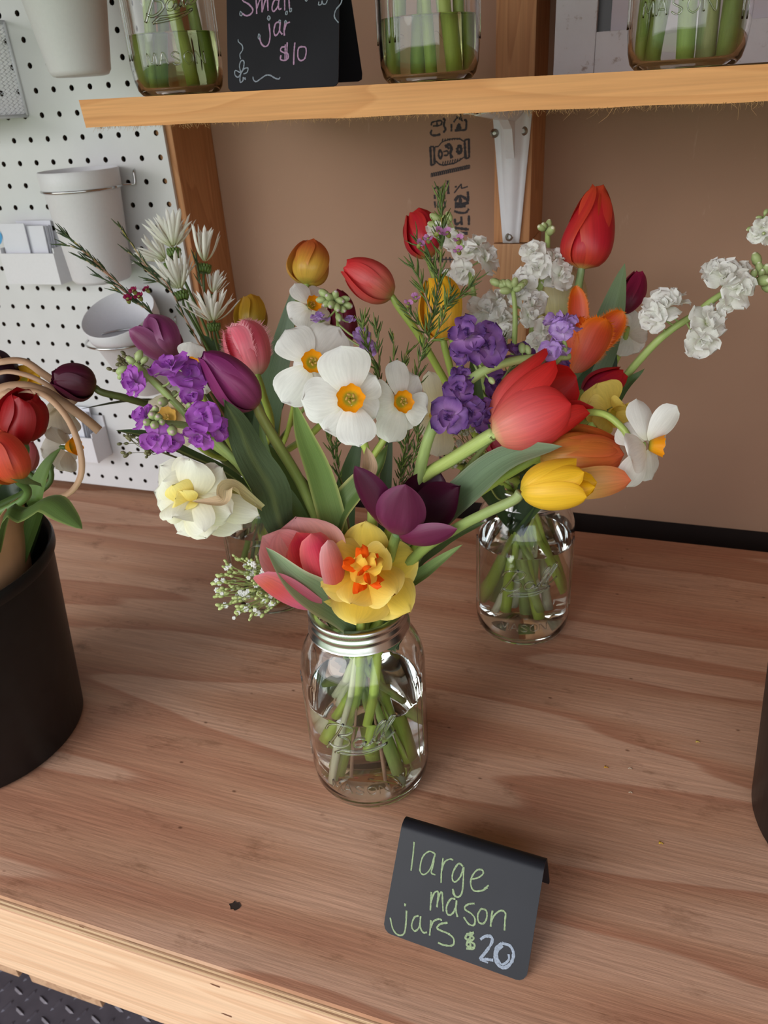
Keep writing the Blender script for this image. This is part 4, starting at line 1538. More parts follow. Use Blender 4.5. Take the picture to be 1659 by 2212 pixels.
def loose_petal(t, Bp, Tp, wpx, nrm, name='petal', mat=None, **kw):
    B = PD(*Bp); T = PD(*Tp)
    b = MB()
    petal_geo(b, B, T, nrm, wpx * (Bp[2] + Tp[2]) / 2 / F, **kw)
    return b.build(name, mat or M_PETAL, t)


WH = [(0, C3(238, 236, 214)), (.25, C3(246, 244, 238)), (1, C3(248, 247, 244))]


def narcissus(label, cen, facing, tips, cup_px, cup_len=0.29, stops=WH, cupcol=(C3(255, 158, 14), C3(255, 182, 30), C3(176, 168, 50)), stempts=(), vase=None, group=None, stem_end=None,
              name='narcissus', cup=True, frill=0.16, edge=None, neck=True, stamens=True, stem_r=0.0020, parent=None, curv=0.22, bulge=0.03, ruf=0.04, seed=1, pface=None):
    """tips: list of (px, py, dD, width px)"""
    C = PD(*cen)
    f = CV(*facing).normalized()
    pts = [C - f * 0.002, C - f * 0.010]
    pts += [PD(*p) for p in stempts]
    if vase is not None: pts += vase.path(pts[-1])
    if stem_end is not None: pts += [Vector(p) for p in stem_end]
    if parent is None:
        t = empty(name, pts[-1], label, 'flower', group)
    else:
        t = parent
    if len(pts) > 2 or parent is not None:
        stem(t, 'stem' if parent is None else 'flower_stalk', pts, stem_r, stem_r * 1.3, *((C3(84, 110, 56), C3(90, 116, 56), None) if vase is not None and vase.c.x < -.5 else (C3(150, 168, 96), G_PALE, G_WHITE if vase else None)))
    for k, (px, py, dD, w) in enumerate(tips):
        T = PD(px, py, cen[2] + dD)
        d = (T - C).normalized()
        b = MB()
        n = -(CV(*pface).normalized() if pface else f)
        petal_geo(b, C + d * (min((T - C).length * .3, 0.45 * cup_px * cen[2] / F) if cup else .001) - f * (0.0008 + 0.001 * (k % 2)), T - f * .001, n, w * cen[2] / F, bulge=-bulge, curv=-curv * (1 if k % 2 else .6), stops=stops, edge=edge, edge_amt=.4, ruf=ruf, mid=-0.02 if k % 2 else 0.02,
                  pw=(0.62, 3.6), seed=seed * 7 + k, nu=12, nv=8)
        b.build('petal', M_PETAL, t)
    if cup:
        R = cup_px * cen[2] / F
        a, x, y = radial_frame(f, CV(0, 1, 0))
        b = MB()
        n, rows = 36, 7
        vs, cs, us = [], [], []
        for i in range(rows):
            q = i / (rows - 1)
            for k in range(n):
                an = 2 * PI * k / n
                fr = frill * q ** 2 * (math.sin(an * 9 + seed) * .6 + math.sin(an * 5 + 1.3 * seed) * .4)
                rr = R * (0.42 + 0.58 * q ** 0.8) * (1 + fr * .6)
                h = R * (cup_len * 2) * (q + fr * .5)
                vs.append(C + a * h + x * (rr * math.cos(an)) + y * (rr * math.sin(an)))
                cs.append(mix(cupcol[1], cupcol[0], q) if q > .25 else mix(cupcol[2], cupcol[1], q / .25))
                us.append((q * .5, k / n * 1.5))
        fs = [(i * n + k, i * n + (k + 1) % n, (i + 1) * n + (k + 1) % n, (i + 1) * n + k) for i in range(rows - 1) for k in range(n)]
        vs.append(C + a * R * 0.02); cs.append(cupcol[2]); us.append((0, 0))
        fs += [(len(vs) - 1, (k + 1) % n, k) for k in range(n)]
        b.add(vs, fs, cs, us)
        b.build('corona', M_PETAL, t)
        if stamens:
            for k in range(5):
                an = 2 * PI * k / 5 + .4
                p0 = C + a * R * .1
                p1 = C + a * R * (.55 + .1 * (k % 2)) + (x * math.cos(an) + y * math.sin(an)) * R * .28
                b = MB()
                b.tube([p0, p1], R * .03, 5, C3(200, 190, 90))
                b.ball(p1, R * .10, C3(214, 170, 90), 6, 4, axis=(x * math.cos(an + 1) + y * math.sin(an + 1)), stretch=1.7)
                b.build('stamen', M_PETAL, t)
    return t


# ---- stock florets: shared ruffled petal meshes
_petcache = {}


def ruffled_mesh(key, cols, seed):
    if key in _petcache: return _petcache[key]
    out = []
    for s in range(4):
        b = MB()
        petal_geo(b, Vector((0, 0, 0)), Vector((1, 0, 0.22)), Vector((0, 0, -1)), 1.0, bulge=-0.12, curv=-0.22 if s % 2 else 0.25, flare=-0.22, ruf=0.10, pw=(0.75, 3.6), stops=cols, nu=9, nv=8, seed=seed * 5 + s, notch=0.08)
        out.append(b.mesh('petal', M_PETAL))
    _petcache[key] = out
    return out


def floret(t, P, face, R, key, cols, stalk_from=None, rs=None, npet=11, name='floret', calyx=C3(150, 165, 100)):
    rs = rs or rnd
    f = face.normalized()
    ms = ruffled_mesh(key, cols, len(_petcache) + 2)
    b = MB()
    b.ball(P - f * R * .22, R * .16, calyx, 6, 4, axis=f, stretch=1.8)
    if stalk_from is not None:
        s = Vector(stalk_from)
        b.tube(catmull([s, s.lerp(P - f * R * .5, .55) + Vector((0, 0, -.001)), P - f * R * .3], 8), 0.0008, 6, calyx)
    o = b.build(name, M_STEM, t, origin=P)
    a, x, y = radial_frame(f)
    off = rs.uniform(0, 6.28)
    for k in range(npet):
        lay = 0 if k < 5 else (1 if k < 8 else 2)
        an = off + k * (2 * PI / 5 if lay == 0 else 2 * PI / 3) + lay * .7 + rs.uniform(-.2, .2)
        tilt = (-0.15, 0.55, 1.05)[lay] + rs.uniform(-.2, .2)
        sc = R * (1.0, .78, .5)[lay] * rs.uniform(.88, 1.1)
        d = x * math.cos(an) + y * math.sin(an)
        dx = (d * math.cos(tilt) + f * math.sin(tilt)).normalized()
        dz = (f * math.cos(tilt) - d * math.sin(tilt)).normalized()
        dy = dz.cross(dx)
        mt = Matrix((dx, dy, dz)).transposed()
        p = bpy.data.objects.new('petal', ms[rs.randrange(4)])
        COL.objects.link(p)
        p.parent = o
        p.rotation_mode = 'QUATERNION'
        p.rotation_quaternion = mt.to_quaternion()
        p.scale = (sc, sc * rs.uniform(.9, 1.15), sc)
        p.location = f * (R * .03 * lay)
    return o


PURP = [(0, C3(214, 190, 206)), (.25, C3(206, 140, 216)), (.6, C3(190, 106, 206)), (1, C3(172, 82, 192))]
WILT = [(0, C3(214, 206, 200)), (.25, C3(190, 140, 200)), (.65, C3(146, 98, 172)), (1, C3(96, 60, 130))]
LILA = [(0, C3(232, 222, 232)), (.4, C3(208, 176, 226)), (1, C3(184, 140, 220))]
WHIT = [(0, C3(222, 226, 190)), (.25, C3(240, 240, 230)), (1, C3(246, 244, 242))]


def bud(t, P, d, r, c=C3(160, 176, 112), c2=None, name='bud'):
    b = MB()
    b.ball(P, r, c, 7, 5, axis=d, stretch=1.6)
    if c2: b.ball(P + d.normalized() * r * .9, r * .6, c2, 6, 4, axis=d, stretch=1.2)
    return b.build(name, M_STEM, t)


def stock(label, stempts, vase, florets, buds=(), key='purple', cols=PURP, group=None, stem_r=0.0024, stem_end=None, seed=1, stem_c=(C3(160, 180, 110), C3(170, 190, 110), None), npet=11):
    """florets: (px,py,D,r_px, facing xyz); buds: (px,py,D,r_px)"""
    rs = random.Random(seed)
    pts = [PD(*p) for p in stempts]
    n0 = len(pts)
    if vase is not None: pts = pts + vase.path(pts[-1])
    if stem_end is not None: pts += [Vector(p) for p in stem_end]
    t = empty('stock_flower', pts[-1], label, 'flower', group)
    stem(t, 'stem', pts, stem_r * .7, stem_r * 1.35, *stem_c)
    spine = catmull(pts[:n0], 40)
    def near(P):
        return min(spine, key=lambda q: (q - P).length + 0.5 * abs((q - P).length - 0.012))
    for (px, py, D, r, fc) in florets:
        P = PD(px, py, D)
        f = CV(*fc)
        floret(t, P, f, r * D / F * 1.05, key, cols, near(P), rs, npet)
    for (px, py, D, r) in buds:
        P = PD(px, py, D)
        q = near(P)
        d = (P - q) if (P - q).length > 1e-4 else CV(0, 1, 0)
        b = MB()
        R = r * D / F
        b.ball(P, R, C3(164, 178, 120), 7, 5, axis=d, stretch=1.5)
        b.ball(P + d.normalized() * R * 1.0, R * .55, mix(cols[-1][1], C3(200, 200, 140), .6), 6, 4, axis=d)
        b.tube(catmull([q, q.lerp(P, .5) + CV(0, -.001, 0), P], 6), 0.0006, 5, C3(150, 170, 104))
        b.build('bud', M_STEM, t)
    return t


def sprig(label, twigs, needle_px=34, dens=1.0, ncol=(C3(128, 148, 70), C3(72, 96, 48)), twcol=C3(176, 140, 118), vase=None, group=None, blossoms=(), bcol=C3(214, 150, 206), seed=1, tw=0.0008, name='waxflower_sprig', ang=0.6, cat='foliage sprig', stem_end=None, start=0.0):
    """twigs: lists of (px,py,D); the first is the main one, base last"""
    rs = random.Random(seed)
    main = [PD(*p) for p in twigs[0]]
    tail = (vase.path(main[-1]) if vase is not None else []) + ([Vector(p) for p in stem_end] if stem_end else [])
    t = empty(name, (main + tail)[-1], label, cat, group)
    b = MB()
    b.tube(catmull(main + tail, 40), lambda q: tw * (.45 + 1.1 * q), 6, lambda q: mix(C3(170, 160, 70), twcol, min(1, q * 4)))
    paths = [catmull(main, 60)]
    for tws in twigs[1:]:
        P = catmull([PD(*p) for p in tws], 30)
        paths.append(P)
        b.tube(P, lambda q: tw * (.35 + .6 * q), 5, lambda q: mix(C3(170, 160, 70), twcol, min(1, q * 3)))
    b.build('twig', M_TWIG, t)
    b = MB()
    for P in paths:
        Ltot = sum((P[i + 1] - P[i]).length for i in range(len(P) - 1))
        cnt = int(Ltot / 0.0016 * dens)
        for k in range(cnt):
            q = start + (1 - start) * rs.random() ** 1.15
            if q > .93 and len(P) > 40: continue
            i = min(int(q * (len(P) - 1)), len(P) - 2)
            p = P[i].lerp(P[i + 1], rs.random())
            up = (P[i] - P[i + 1]).normalized()
            sd = up.cross(Vector((rs.uniform(-1, 1), rs.uniform(-1, 1), rs.uniform(-1, 1))))
            if sd.length < .1: continue
            sd.normalize()
            a = ang * rs.uniform(.5, 1.4)
            d = (up * math.cos(a) + sd * math.sin(a)).normalized()
            D = depth(p)
            L = needle_px * D / F * rs.uniform(.55, 1.15)
            e1 = p + d * L * .55
            e2 = e1 + (d * .8 + up * .35).normalized() * L * .45
            c = mix(ncol[0], ncol[1], rs.random())
            b.tube([p, e1, e2], lambda u: 0.00068 * (1 - .75 * u ** 2), 4, c, cap=False)
    tag(b.build('needles', M_LEAF, t), kind='stuff')
    for (px, py, D, r) in blossoms:
        P = PD(px, py, D)
        R = r * D / F
        f = (CV(rs.uniform(-.6, .6), .55, .75)).normalized()
        a, x, y = radial_frame(f)
        b = MB()
        b.ball(P - f * R * .5, R * .5, C3(130, 134, 66), 7, 5, axis=f, stretch=1.5)
        o = b.build('blossom', M_STEM, t, origin=P)
        for k in range(5):
            an = k * 2 * PI / 5 + rs.random()
            d = (x * math.cos(an) + y * math.sin(an) + f * .5).normalized()
            bb = MB()
            petal_geo(bb, P, P + d * R * 1.1, -f, R * 1.1, bulge=.1, curv=-.3, pw=(.5, 5), stops=[(0, mix(bcol, (.3, .02, .1), .15)), (1, bcol)], nu=5, nv=4, seed=k)
            bb.build('petal', M_PETAL, o)
    return t


def daisy(label, calyx, facing, Rpx, vase=None, stempts=(), spread=1.0, n=30, group=None, seed=1):
    rs = random.Random(seed)
    P = PD(*calyx)
    D = calyx[2]
    R = Rpx * D / F
    f = CV(*facing).normalized()
    a, x, y = radial_frame(f)
    pts = [P - f * R * .1, P - f * R * .35] + [PD(*p) for p in stempts]
    if vase: pts += vase.path(pts[-1])
    t = empty('spider_daisy', pts[-1], label, 'flower', group)
    stem(t, 'stem', pts, 0.0011, 0.0016, C3(74, 92, 52), C3(90, 110, 60), C3(110, 130, 80))
    b = MB()
    b.ball(P, R * .19, C3(64, 84, 40), 12, 6, axis=f, stretch=.75)
    for k in range(26):
        an = 2 * PI * k / 13 + (k // 13) * .2
        d = x * math.cos(an) + y * math.sin(an)
        q = P + d * R * .16 - f * R * (.05 - .08 * (k // 13))
        b.ball(q, R * .045, C3(96, 120, 56), 5, 3, axis=(f + d * .4), stretch=2.2)
    b.build('calyx', M_STEM, t)
    key = 'daisy'
    if key not in _petcache:
        ms = []
        for s in range(3):
            bb = MB()
            petal_geo(bb, Vector((0, 0, 0)), Vector((1, 0, 0)), Vector((0, 0, -1)), 0.105, bulge=(.03, -.05, .08)[s], curv=.6, pw=(.25, 9), stops=[(0, C3(214, 222, 170)), (.3, C3(240, 240, 226)), (1, C3(246, 245, 240))], nu=8, nv=4, seed=s)
            ms.append(bb.mesh('petal', M_PETAL))
        _petcache[key] = ms
    for k in range(n):
        an = 2 * PI * k / n * 3 + rs.uniform(-.1, .1)
        tilt = PI / 2 - spread * (0.35 + .75 * (k / n)) + rs.uniform(-.08, .08)
        d = x * math.cos(an) + y * math.sin(an)
        dx = (d * math.cos(tilt) + f * math.sin(tilt)).normalized()
        dz = (f * math.cos(tilt) - d * math.sin(tilt)).normalized()
        mt = Matrix((dx, dz.cross(dx), dz)).transposed()
        o = bpy.data.objects.new('petal', _petcache[key][k % 3])
        COL.objects.link(o); o.parent = t
        o.rotation_mode = 'QUATERNION'; o.rotation_quaternion = mt.to_quaternion()
        sc = R * rs.uniform(.8, 1.05)
        o.scale = (sc, sc * 1.2, sc)
        o.location = P + f * R * .1 + dx * R * .12 - world_loc(t)
    return t


# ------------------------------------------------------------------ FRONT BOUQUET
GF = 'flowers in the front jar'
RED = [(0, C3(230, 206, 150)), (.08, C3(232, 130, 112)), (.3, C3(236, 98, 96)), (.7, C3(232, 62, 60)), (1, C3(222, 34, 32))]
REDI = [(0, C3(190, 60, 40)), (1, C3(200, 20, 22))]
YEL = [(0, C3(226, 196, 60)), (.3, C3(252, 202, 40)), (1, C3(255, 196, 24))]
MAR = [(0, C3(110, 36, 62)), (.4, C3(84, 22, 52)), (1, C3(76, 16, 50))]
PUR = [(0, C3(170, 130, 70)), (.08, C3(150, 66, 106)), (.5, C3(154, 62, 114)), (1, C3(134, 40, 110))]
PNK = [(0, C3(230, 190, 140)), (.2, C3(236, 130, 110)), (.6, C3(232, 90, 110)), (1, C3(226, 60, 110))]
ORG = [(0, C3(236, 190, 100)), (.4, C3(222, 140, 60)), (.8, C3(220, 116, 52)), (1, C3(226, 100, 60))]

# -- big red tulip leaning right
def red_tulip():
    B = (1064, 940, .492)
    pts = [PD(*B) + (PD(*B) - PD(*B)), PD(1055, 943, .494), PD(980, 990, .515), PD(905, 1040, .535), PD(850, 1130, .555), PD(820, 1240, .565)] + VF.path(PD(820, 1240, .565))
    t = empty('tulip', pts[-1], 'big red tulip leaning right with open petals, on a pale green stem', 'flower', GF)
    stem(t, 'stem', pts, 0.0044, 0.0048, C3(176, 190, 120), G_PALE, G_WHITE)
    ED = C3(214, 30, 28)
    a = (PD(1225, 850, .488) - PD(*B)).normalized()
    up = CV(0, 1, 0); tw = CV(0, 0, 1)
    s2 = a.cross(tw)
    if s2.dot(up) < 0: s2 = -s2
    kw = dict(mat=M_SILK, edge=ED, edge_amt=.5, mid=.03)
    loose_petal(t, (1066, 940, .50), (1282, 882, .515), 110, -tw * .5 - s2 * .8, stops=REDI, bulge=.10, curv=.5, seed=5, ruf=.03, **kw)
    loose_petal(t, (1068, 932, .505), (1245, 812, .525), 130, -tw * .9 + s2 * .3, stops=REDI, bulge=.12, curv=.5, seed=4, **kw)
    loose_petal(t, (1063, 932, .499), (1180, 750, .508), 70, s2 * .9 + tw * .45 - a * .3, stops=RED, bulge=.20, curv=.55, seed=3, **kw)
    loose_petal(t, (1064, 934, .494), (1200, 778, .490), 76, s2 * .55 + tw * .8 - a * .2, stops=RED, bulge=.17, curv=.5, seed=2, **kw)
    loose_petal(t, (1066, 944, .492), (1275, 893, .492), 104, -s2 * .9 + tw * .5, stops=RED, bulge=.20, curv=.5, seed=6, **kw)
    loose_petal(t, (1064, 938, .489), (1234, 872, .478), 138, tw * .95 - s2 * .12, stops=[(0, C3(232, 210, 150)), (.1, C3(240, 148, 130)), (.45, C3(242, 112, 112)), (.8, C3(236, 74, 74)), (1, C3(228, 50, 54))], bulge=.17, curv=.55, seed=1, nu=18, nv=14, pw=(.42, 3.0), **{k: v for k, v in kw.items()})
    return t
red_tulip()

def yellow_tulip():
    B = (1124, 1064, .462)
    pts = [PD(*B), PD(1110, 1080, .466), PD(1050, 1108, .48), PD(985, 1142, .50), PD(900, 1200, .535)] + VF.path(PD(900, 1200, .535))
    t = empty('tulip', pts[-1], 'yellow tulip pointing right, lowest flower on the right side', 'flower', GF)
    stem(t, 'stem', pts, .0031, .0042, C3(150, 160, 110), G_STEM, G_PALE)
    kw = dict(mat=M_SILK, curv=.5, mid=.03)
    Y2 = [(0, C3(220, 190, 60)), (.15, C3(250, 204, 60)), (.6, C3(254, 206, 56)), (1, C3(254, 198, 40))]
    Y3 = [(0, C3(240, 176, 20)), (1, C3(250, 190, 24))]
    loose_petal(t, (1128, 1062, .468), (1290, 1042, .466), 74, CV(.1, .1, -1), stops=Y3, bulge=.14, seed=1, **kw)
    loose_petal(t, (1128, 1058, .464), (1262, 1018, .458), 66, CV(0, .5, -.3), stops=Y3, bulge=.16, seed=2, **kw)
    loose_petal(t, (1124, 1058, .460), (1246, 990, .455), 74, CV(-.2, 1, .55), stops=Y2, bulge=.22, seed=3, pw=(.42, 3), **kw)
    loose_petal(t, (1130, 1066, .457), (1286, 1052, .449), 50, CV(0, .1, 1), stops=Y3, bulge=.10, seed=4, **kw)
    loose_petal(t, (1126, 1060, .458), (1262, 1020, .444), 72, CV(-.1, .35, 1), stops=Y2, bulge=.15, seed=5, pw=(.42, 3), nu=16, nv=12, **kw)
    loose_petal(t, (1126, 1068, .458), (1268, 1074, .444), 76, CV(-.1, -.7, 1), stops=Y2, bulge=.17, seed=6, pw=(.42, 3), nu=16, nv=12, **kw)
yellow_tulip()
t = tulip('orange tulip with a coral blush lying under the red one', (1165, 985, .505), (1342, 978, .50), 66, ORG, edge=C3(226, 104, 72), edge_amt=.4, streak=(C3(214, 84, 60), .5, 5), stempts=[(1130, 1005, .51), (1040, 1060, .53), (930, 1140, .55)], vase=VF, roll=.2, close=.40, group=GF, stem_r=.003, seed=3)
loose_petal(t, (1180, 1045, .492), (1364, 1038, .478), 78, CV(0, -.45, 1), stops=[(0, C3(236, 196, 110)), (.5, C3(236, 186, 110)), (1, C3(232, 112, 76))], bulge=.16, curv=.5, seed=31, mat=M_SILK)

tulip('glossy purple tulip at the upper left with its tip pointing left', (556, 880, .512), (436, 764, .492), 50, PUR, edge=C3(156, 62, 128), edge_amt=.35, stempts=[(565, 900, .515), (600, 960, .525), (645, 1035, .54), (690, 1130, .555), (735, 1230, .565)], vase=VF, roll=.5, close=.22, group=GF, stem_r=.0034, stem_c=(C3(132, 120, 70), G_STEM, G_WHITE), seed=4, mid=.07, curv=.7)

# -- maroon tulip, wide open
def maroon():
    B = (858, 1152, .515)
    pts = [PD(*B), PD(850, 1175, .525), PD(835, 1230, .55), PD(815, 1290, .565)] + VF.path(PD(815, 1290, .565))
    t = empty('tulip', pts[-1], 'wide open dark maroon tulip in the middle above the yellow daffodil', 'flower', GF)
    stem(t, 'stem', pts, 0.0034, 0.0042, G_LEAF, G_PALE, G_WHITE)
    kw = dict(mat=M_SILK, mid=.03, te=.95)
    DK = [(0, C3(70, 30, 40)), (.5, C3(58, 12, 34)), (1, C3(74, 16, 46))]
    loose_petal(t, (880, 1140, .525), (950, 1018, .53), 110, CV(.1, .2, -1), stops=DK, bulge=.1, curv=.5, seed=1, **kw)
    loose_petal(t, (880, 1148, .52), (994, 1050, .508), 110, CV(.6, -.2, -1), stops=DK, bulge=.16, curv=.5, seed=2, ruf=.04, **kw)
    loose_petal(t, (852, 1148, .515), (766, 1006, .485), 80, CV(-.55, -.1, 1), stops=MAR, bulge=.10, curv=.6, seed=3, edge=C3(120, 40, 90), **kw)
    loose_petal(t, (862, 1160, .515), (988, 1142, .484), 62, CV(.0, -.6, 1), stops=[(0, C3(116, 40, 76)), (1, C3(110, 36, 76))], bulge=.14, curv=.45, seed=4, edge=C3(150, 60, 110), **kw)
    loose_petal(t, (858, 1152, .512), (876, 1046, .476), 112, CV(-.1, -.15, 1), stops=[(0, C3(150, 80, 106)), (.3, C3(112, 38, 76)), (1, C3(100, 28, 66))], streak=(C3(150, 80, 116), .4, 7), bulge=.20, curv=.5, seed=5, edge=C3(134, 60, 104), pw=(.5, 2.3), nu=16, nv=12, **kw)
maroon()

# -- pink tulip with its folded leaf
def pink():
    B = (716, 1292, .545)
    pts = [PD(*B), PD(728, 1318, .555), PD(750, 1350, .57)] + VF.path(PD(750, 1350, .57))
    t = empty('tulip', pts[-1], 'salmon pink tulip with pale edges beside the yellow daffodil', 'flower', GF)
    stem(t, 'stem', pts, 0.0036, 0.0042, G_LEAF, G_PALE, G_WHITE)
    kw = dict(mat=M_SILK, mid=.02)
    OUT = [(0, C3(240, 206, 150)), (.5, C3(246, 196, 164)), (1, C3(240, 176, 180))]
    IN = [(0, C3(230, 150, 110)), (.4, C3(236, 90, 96)), (1, C3(222, 56, 96))]
    ED = C3(240, 190, 200)
    loose_petal(t, (700, 1262, .548), (640, 1117, .525), 168, CV(-.2, .7, -.8), stops=OUT, bulge=.16, curv=.5, seed=1, edge=ED, ruf=.02, pw=(.45, 4), nu=16, nv=12, **kw)
    loose_petal(t, (700, 1270, .55), (566, 1158, .520), 120, CV(-.6, .3, -1), stops=[(0, C3(236, 160, 120)), (.5, C3(236, 130, 120)), (1, C3(240, 170, 170))], bulge=.14, curv=.5, seed=2, edge=ED, pw=(.45, 4), **kw)
    loose_petal(t, (706, 1275, .548), (640, 1150, .520), 96, CV(-.3, .2, -1), stops=IN, bulge=.15, curv=.5, seed=3, edge=C3(240, 150, 110), **kw)
    loose_petal(t, (712, 1285, .545), (672, 1152, .508), 84, CV(.3, .1, 1), stops=IN, bulge=.18, curv=.5, seed=4, edge=C3(240, 150, 130), pw=(.45, 3.6), **kw)
    loose_petal(t, (716, 1292, .54), (708, 1166, .505), 62, CV(.7, 0, 1), stops=[(0, C3(220, 110, 80)), (.6, C3(214, 96, 90)), (1, C3(240, 170, 170))], bulge=.18, curv=.5, seed=5, edge=ED, **kw)
    loose_petal(t, (700, 1310, .545), (550, 1244, .495), 84, CV(-.3, -.6, 1), stops=[(0, C3(240, 190, 200)), (.3, C3(240, 120, 160)), (.7, C3(232, 96, 96)), (1, C3(236, 120, 90))], bulge=.12, curv=.55, seed=6, edge=C3(244, 150, 180), edge_amt=.8, **kw)
    leaf(t, [(770, 1372, .565), (725, 1325, .545), (672, 1288, .525), (628, 1252, .51), (574, 1182, .50)], 76, C3(124, 150, 112), C3(150, 170, 132), nrm=CV(.4, .2, 1), fold=.9, seed=3, edge=C3(200, 200, 170), peak=.5)
pink()

# -- yellow double daffodil
def yellow_double():
    cen = (790, 1240, .545)
    C = PD(*cen)
    f = CV(-.05, .25, 1).normalized()
    pts = [C, C - f * 0.012, PD(775, 1340, .575)] + VF.path(PD(775, 1345, .575))
    t = empty('daffodil', pts[-1], 'yellow double daffodil with orange frills just above the jar mouth', 'flower', GF)
    stem(t, 'stem', pts, 0.0030, 0.0040, G_STEM, G_PALE, G_WHITE)
    Y1 = [(0, C3(244, 198, 40)), (.4, C3(248, 212, 76)), (1, C3(252, 222, 96))]
    outer = [(789, 1126, -.012, 92), (904, 1203, -.008, 104), (886, 1322, -.022, 104), (770, 1348, -.030, 118), (696, 1298, -.012, 92), (696, 1164, .004, 92)]
    inner = [(716, 1184, -.020, 84), (834, 1184, -.030, 66), (855, 1284, -.042, 92), (757, 1304, -.040, 78), (694, 1268, -.030, 78)]
    for k, (x, y, d, w) in enumerate(outer):
        b = MB(); T = PD(x, y, cen[2] + d)
        petal_geo(b, C, T, -f, w * cen[2] / F, bulge=-.03, curv=-.22, stops=Y1, edge=C3(250, 232, 150), ruf=.03, mid=-.02, pw=(.6, 3), te=.85, seed=50 + k, nu=14, nv=10)
        b.build('petal', M_PETAL, t)
    for k, (x, y, d, w) in enumerate(inner):
        b = MB(); T = PD(x, y, cen[2] + d)
        petal_geo(b, C + f * .006, T, -f, w * cen[2] / F, bulge=-.10, curv=-.5, stops=[(0, C3(246, 186, 20)), (.5, C3(250, 206, 70)), (1, C3(252, 222, 110))], edge=C3(254, 236, 160), ruf=.03, pw=(.6, 2.6), te=.8, seed=60 + k, nu=14, nv=10)
        b.build('petal', M_PETAL, t)
    for k, (x, y, w) in enumerate([(812, 1206, 40), (826, 1222, 44), (800, 1260, 40), (768, 1258, 34), (764, 1228, 34), (786, 1205, 36)]):
        b = MB(); T = PD(x, y, cen[2] - .052)
        petal_geo(b, C + f * .010, T, -f, w * cen[2] / F, bulge=-.25, curv=-.7, stops=[(0, C3(250, 180, 20)), (1, C3(252, 214, 90))], ruf=.06, seed=70 + k)
        b.build('inner_petal', M_PETAL, t)
    for k, (x, y, x2, y2) in enumerate([(786, 1236, 742, 1212), (784, 1232, 782, 1180), (792, 1232, 814, 1206), (796, 1244, 822, 1264), (786, 1244, 774, 1280), (788, 1240, 800, 1226), (788, 1240, 776, 1244), (792, 1240, 796, 1262)]):
        b = MB(); T = PD(x2, y2, cen[2] - (.050 if k < 5 else .058))
        petal_geo(b, PD(x, y, cen[2] - .022), T, -f, (26 if k < 5 else 12) * cen[2] / F, bulge=-.15, curv=-.5, stops=[(0, C3(250, 150, 20)), (.5, C3(250, 112, 16)), (1, C3(248, 90, 12))], ruf=.22, pw=(.7, 6), seed=80 + k)
        o = b.build('frill', M_PETAL, t)
        o['label'] = 'orange corona frill'
yellow_double()

# -- white narcissus head of three
def trio():
    foot = PD(800, 1000, .515)
    pts = [foot, PD(805, 1060, .53), PD(802, 1160, .555), PD(795, 1260, .57)] + VF.path(PD(795, 1260, .57))
    t = empty('narcissus', pts[-1], 'cluster of three white narcissi with small orange cups at the centre of the bouquet', 'flower', GF)
    stem(t, 'stem', pts, 0.0036, 0.0042, C3(140, 150, 96), G_PALE, G_WHITE)
    leaf(t, [(796, 1030, .512), (798, 1005, .505), (792, 965, .50)], 34, C3(196, 160, 128), C3(206, 176, 150), fold=.8, mat=M_PAPERY, name='dry_spathe', seed=5)
    narcissus('', (674, 784, .468), (.28, .05, 1), [(618, 712, .002, 92), (733, 706, .014, 96), (610, 868, .004, 86), (632, 800, .012, 60), (692, 868, .012, 80), (764, 742, .024, 70)], 25, stempts=[(720, 870, .50), (785, 960, .515)], parent=t, seed=1, stem_end=[foot])
    narcissus('', (757, 862, .452), (.06, -.05, 1), [(737, 748, -.004, 112), (812, 812, .004, 74), (776, 964, -.006, 84), (700, 928, .000, 88), (652, 864, -.002, 96), (812, 900, .008, 70)], 30, stempts=[(780, 930, .50), (792, 975, .512)], parent=t, seed=2, stem_end=[foot])
    narcissus('', (866, 868, .474), (.48, -.08, 1), [(858, 778, .002, 56), (904, 812, .012, 74), (925, 890, .006, 74), (842, 955, .004, 76), (806, 870, -.002, 96), (892, 925, .012, 60)], 24, stempts=[(840, 930, .51), (806, 985, .515)], parent=t, seed=3, stem_end=[foot])
    b = MB(); P = PD(833, 948, .455)
    bb = MB()
trio()

# -- white narcissus in profile at the far right of the front bouquet
narcissus('white narcissus seen from the side at the right end, cup pointing right', (1402, 962, .487), (1, -.10, .25),
          [(1378, 862, .004, 62), (1465, 877, -.006, 56), (1362, 985, -.022, 84), (1358, 1052, .00, 62), (1412, 1036, .018, 62), (1442, 932, .024, 60), (1342, 920, .006, 70)], 24, cup_len=.62, pface=(.35, .1, 1),
          stempts=[(1345, 925, .490), (1300, 893, .498), (1240, 900, .512), (1150, 960, .525), (1020, 1060, .54), (900, 1180, .56)], vase=VF, group=GF, stem_r=.0022, seed=6, curv=.3, stamens=False)
b_ = None

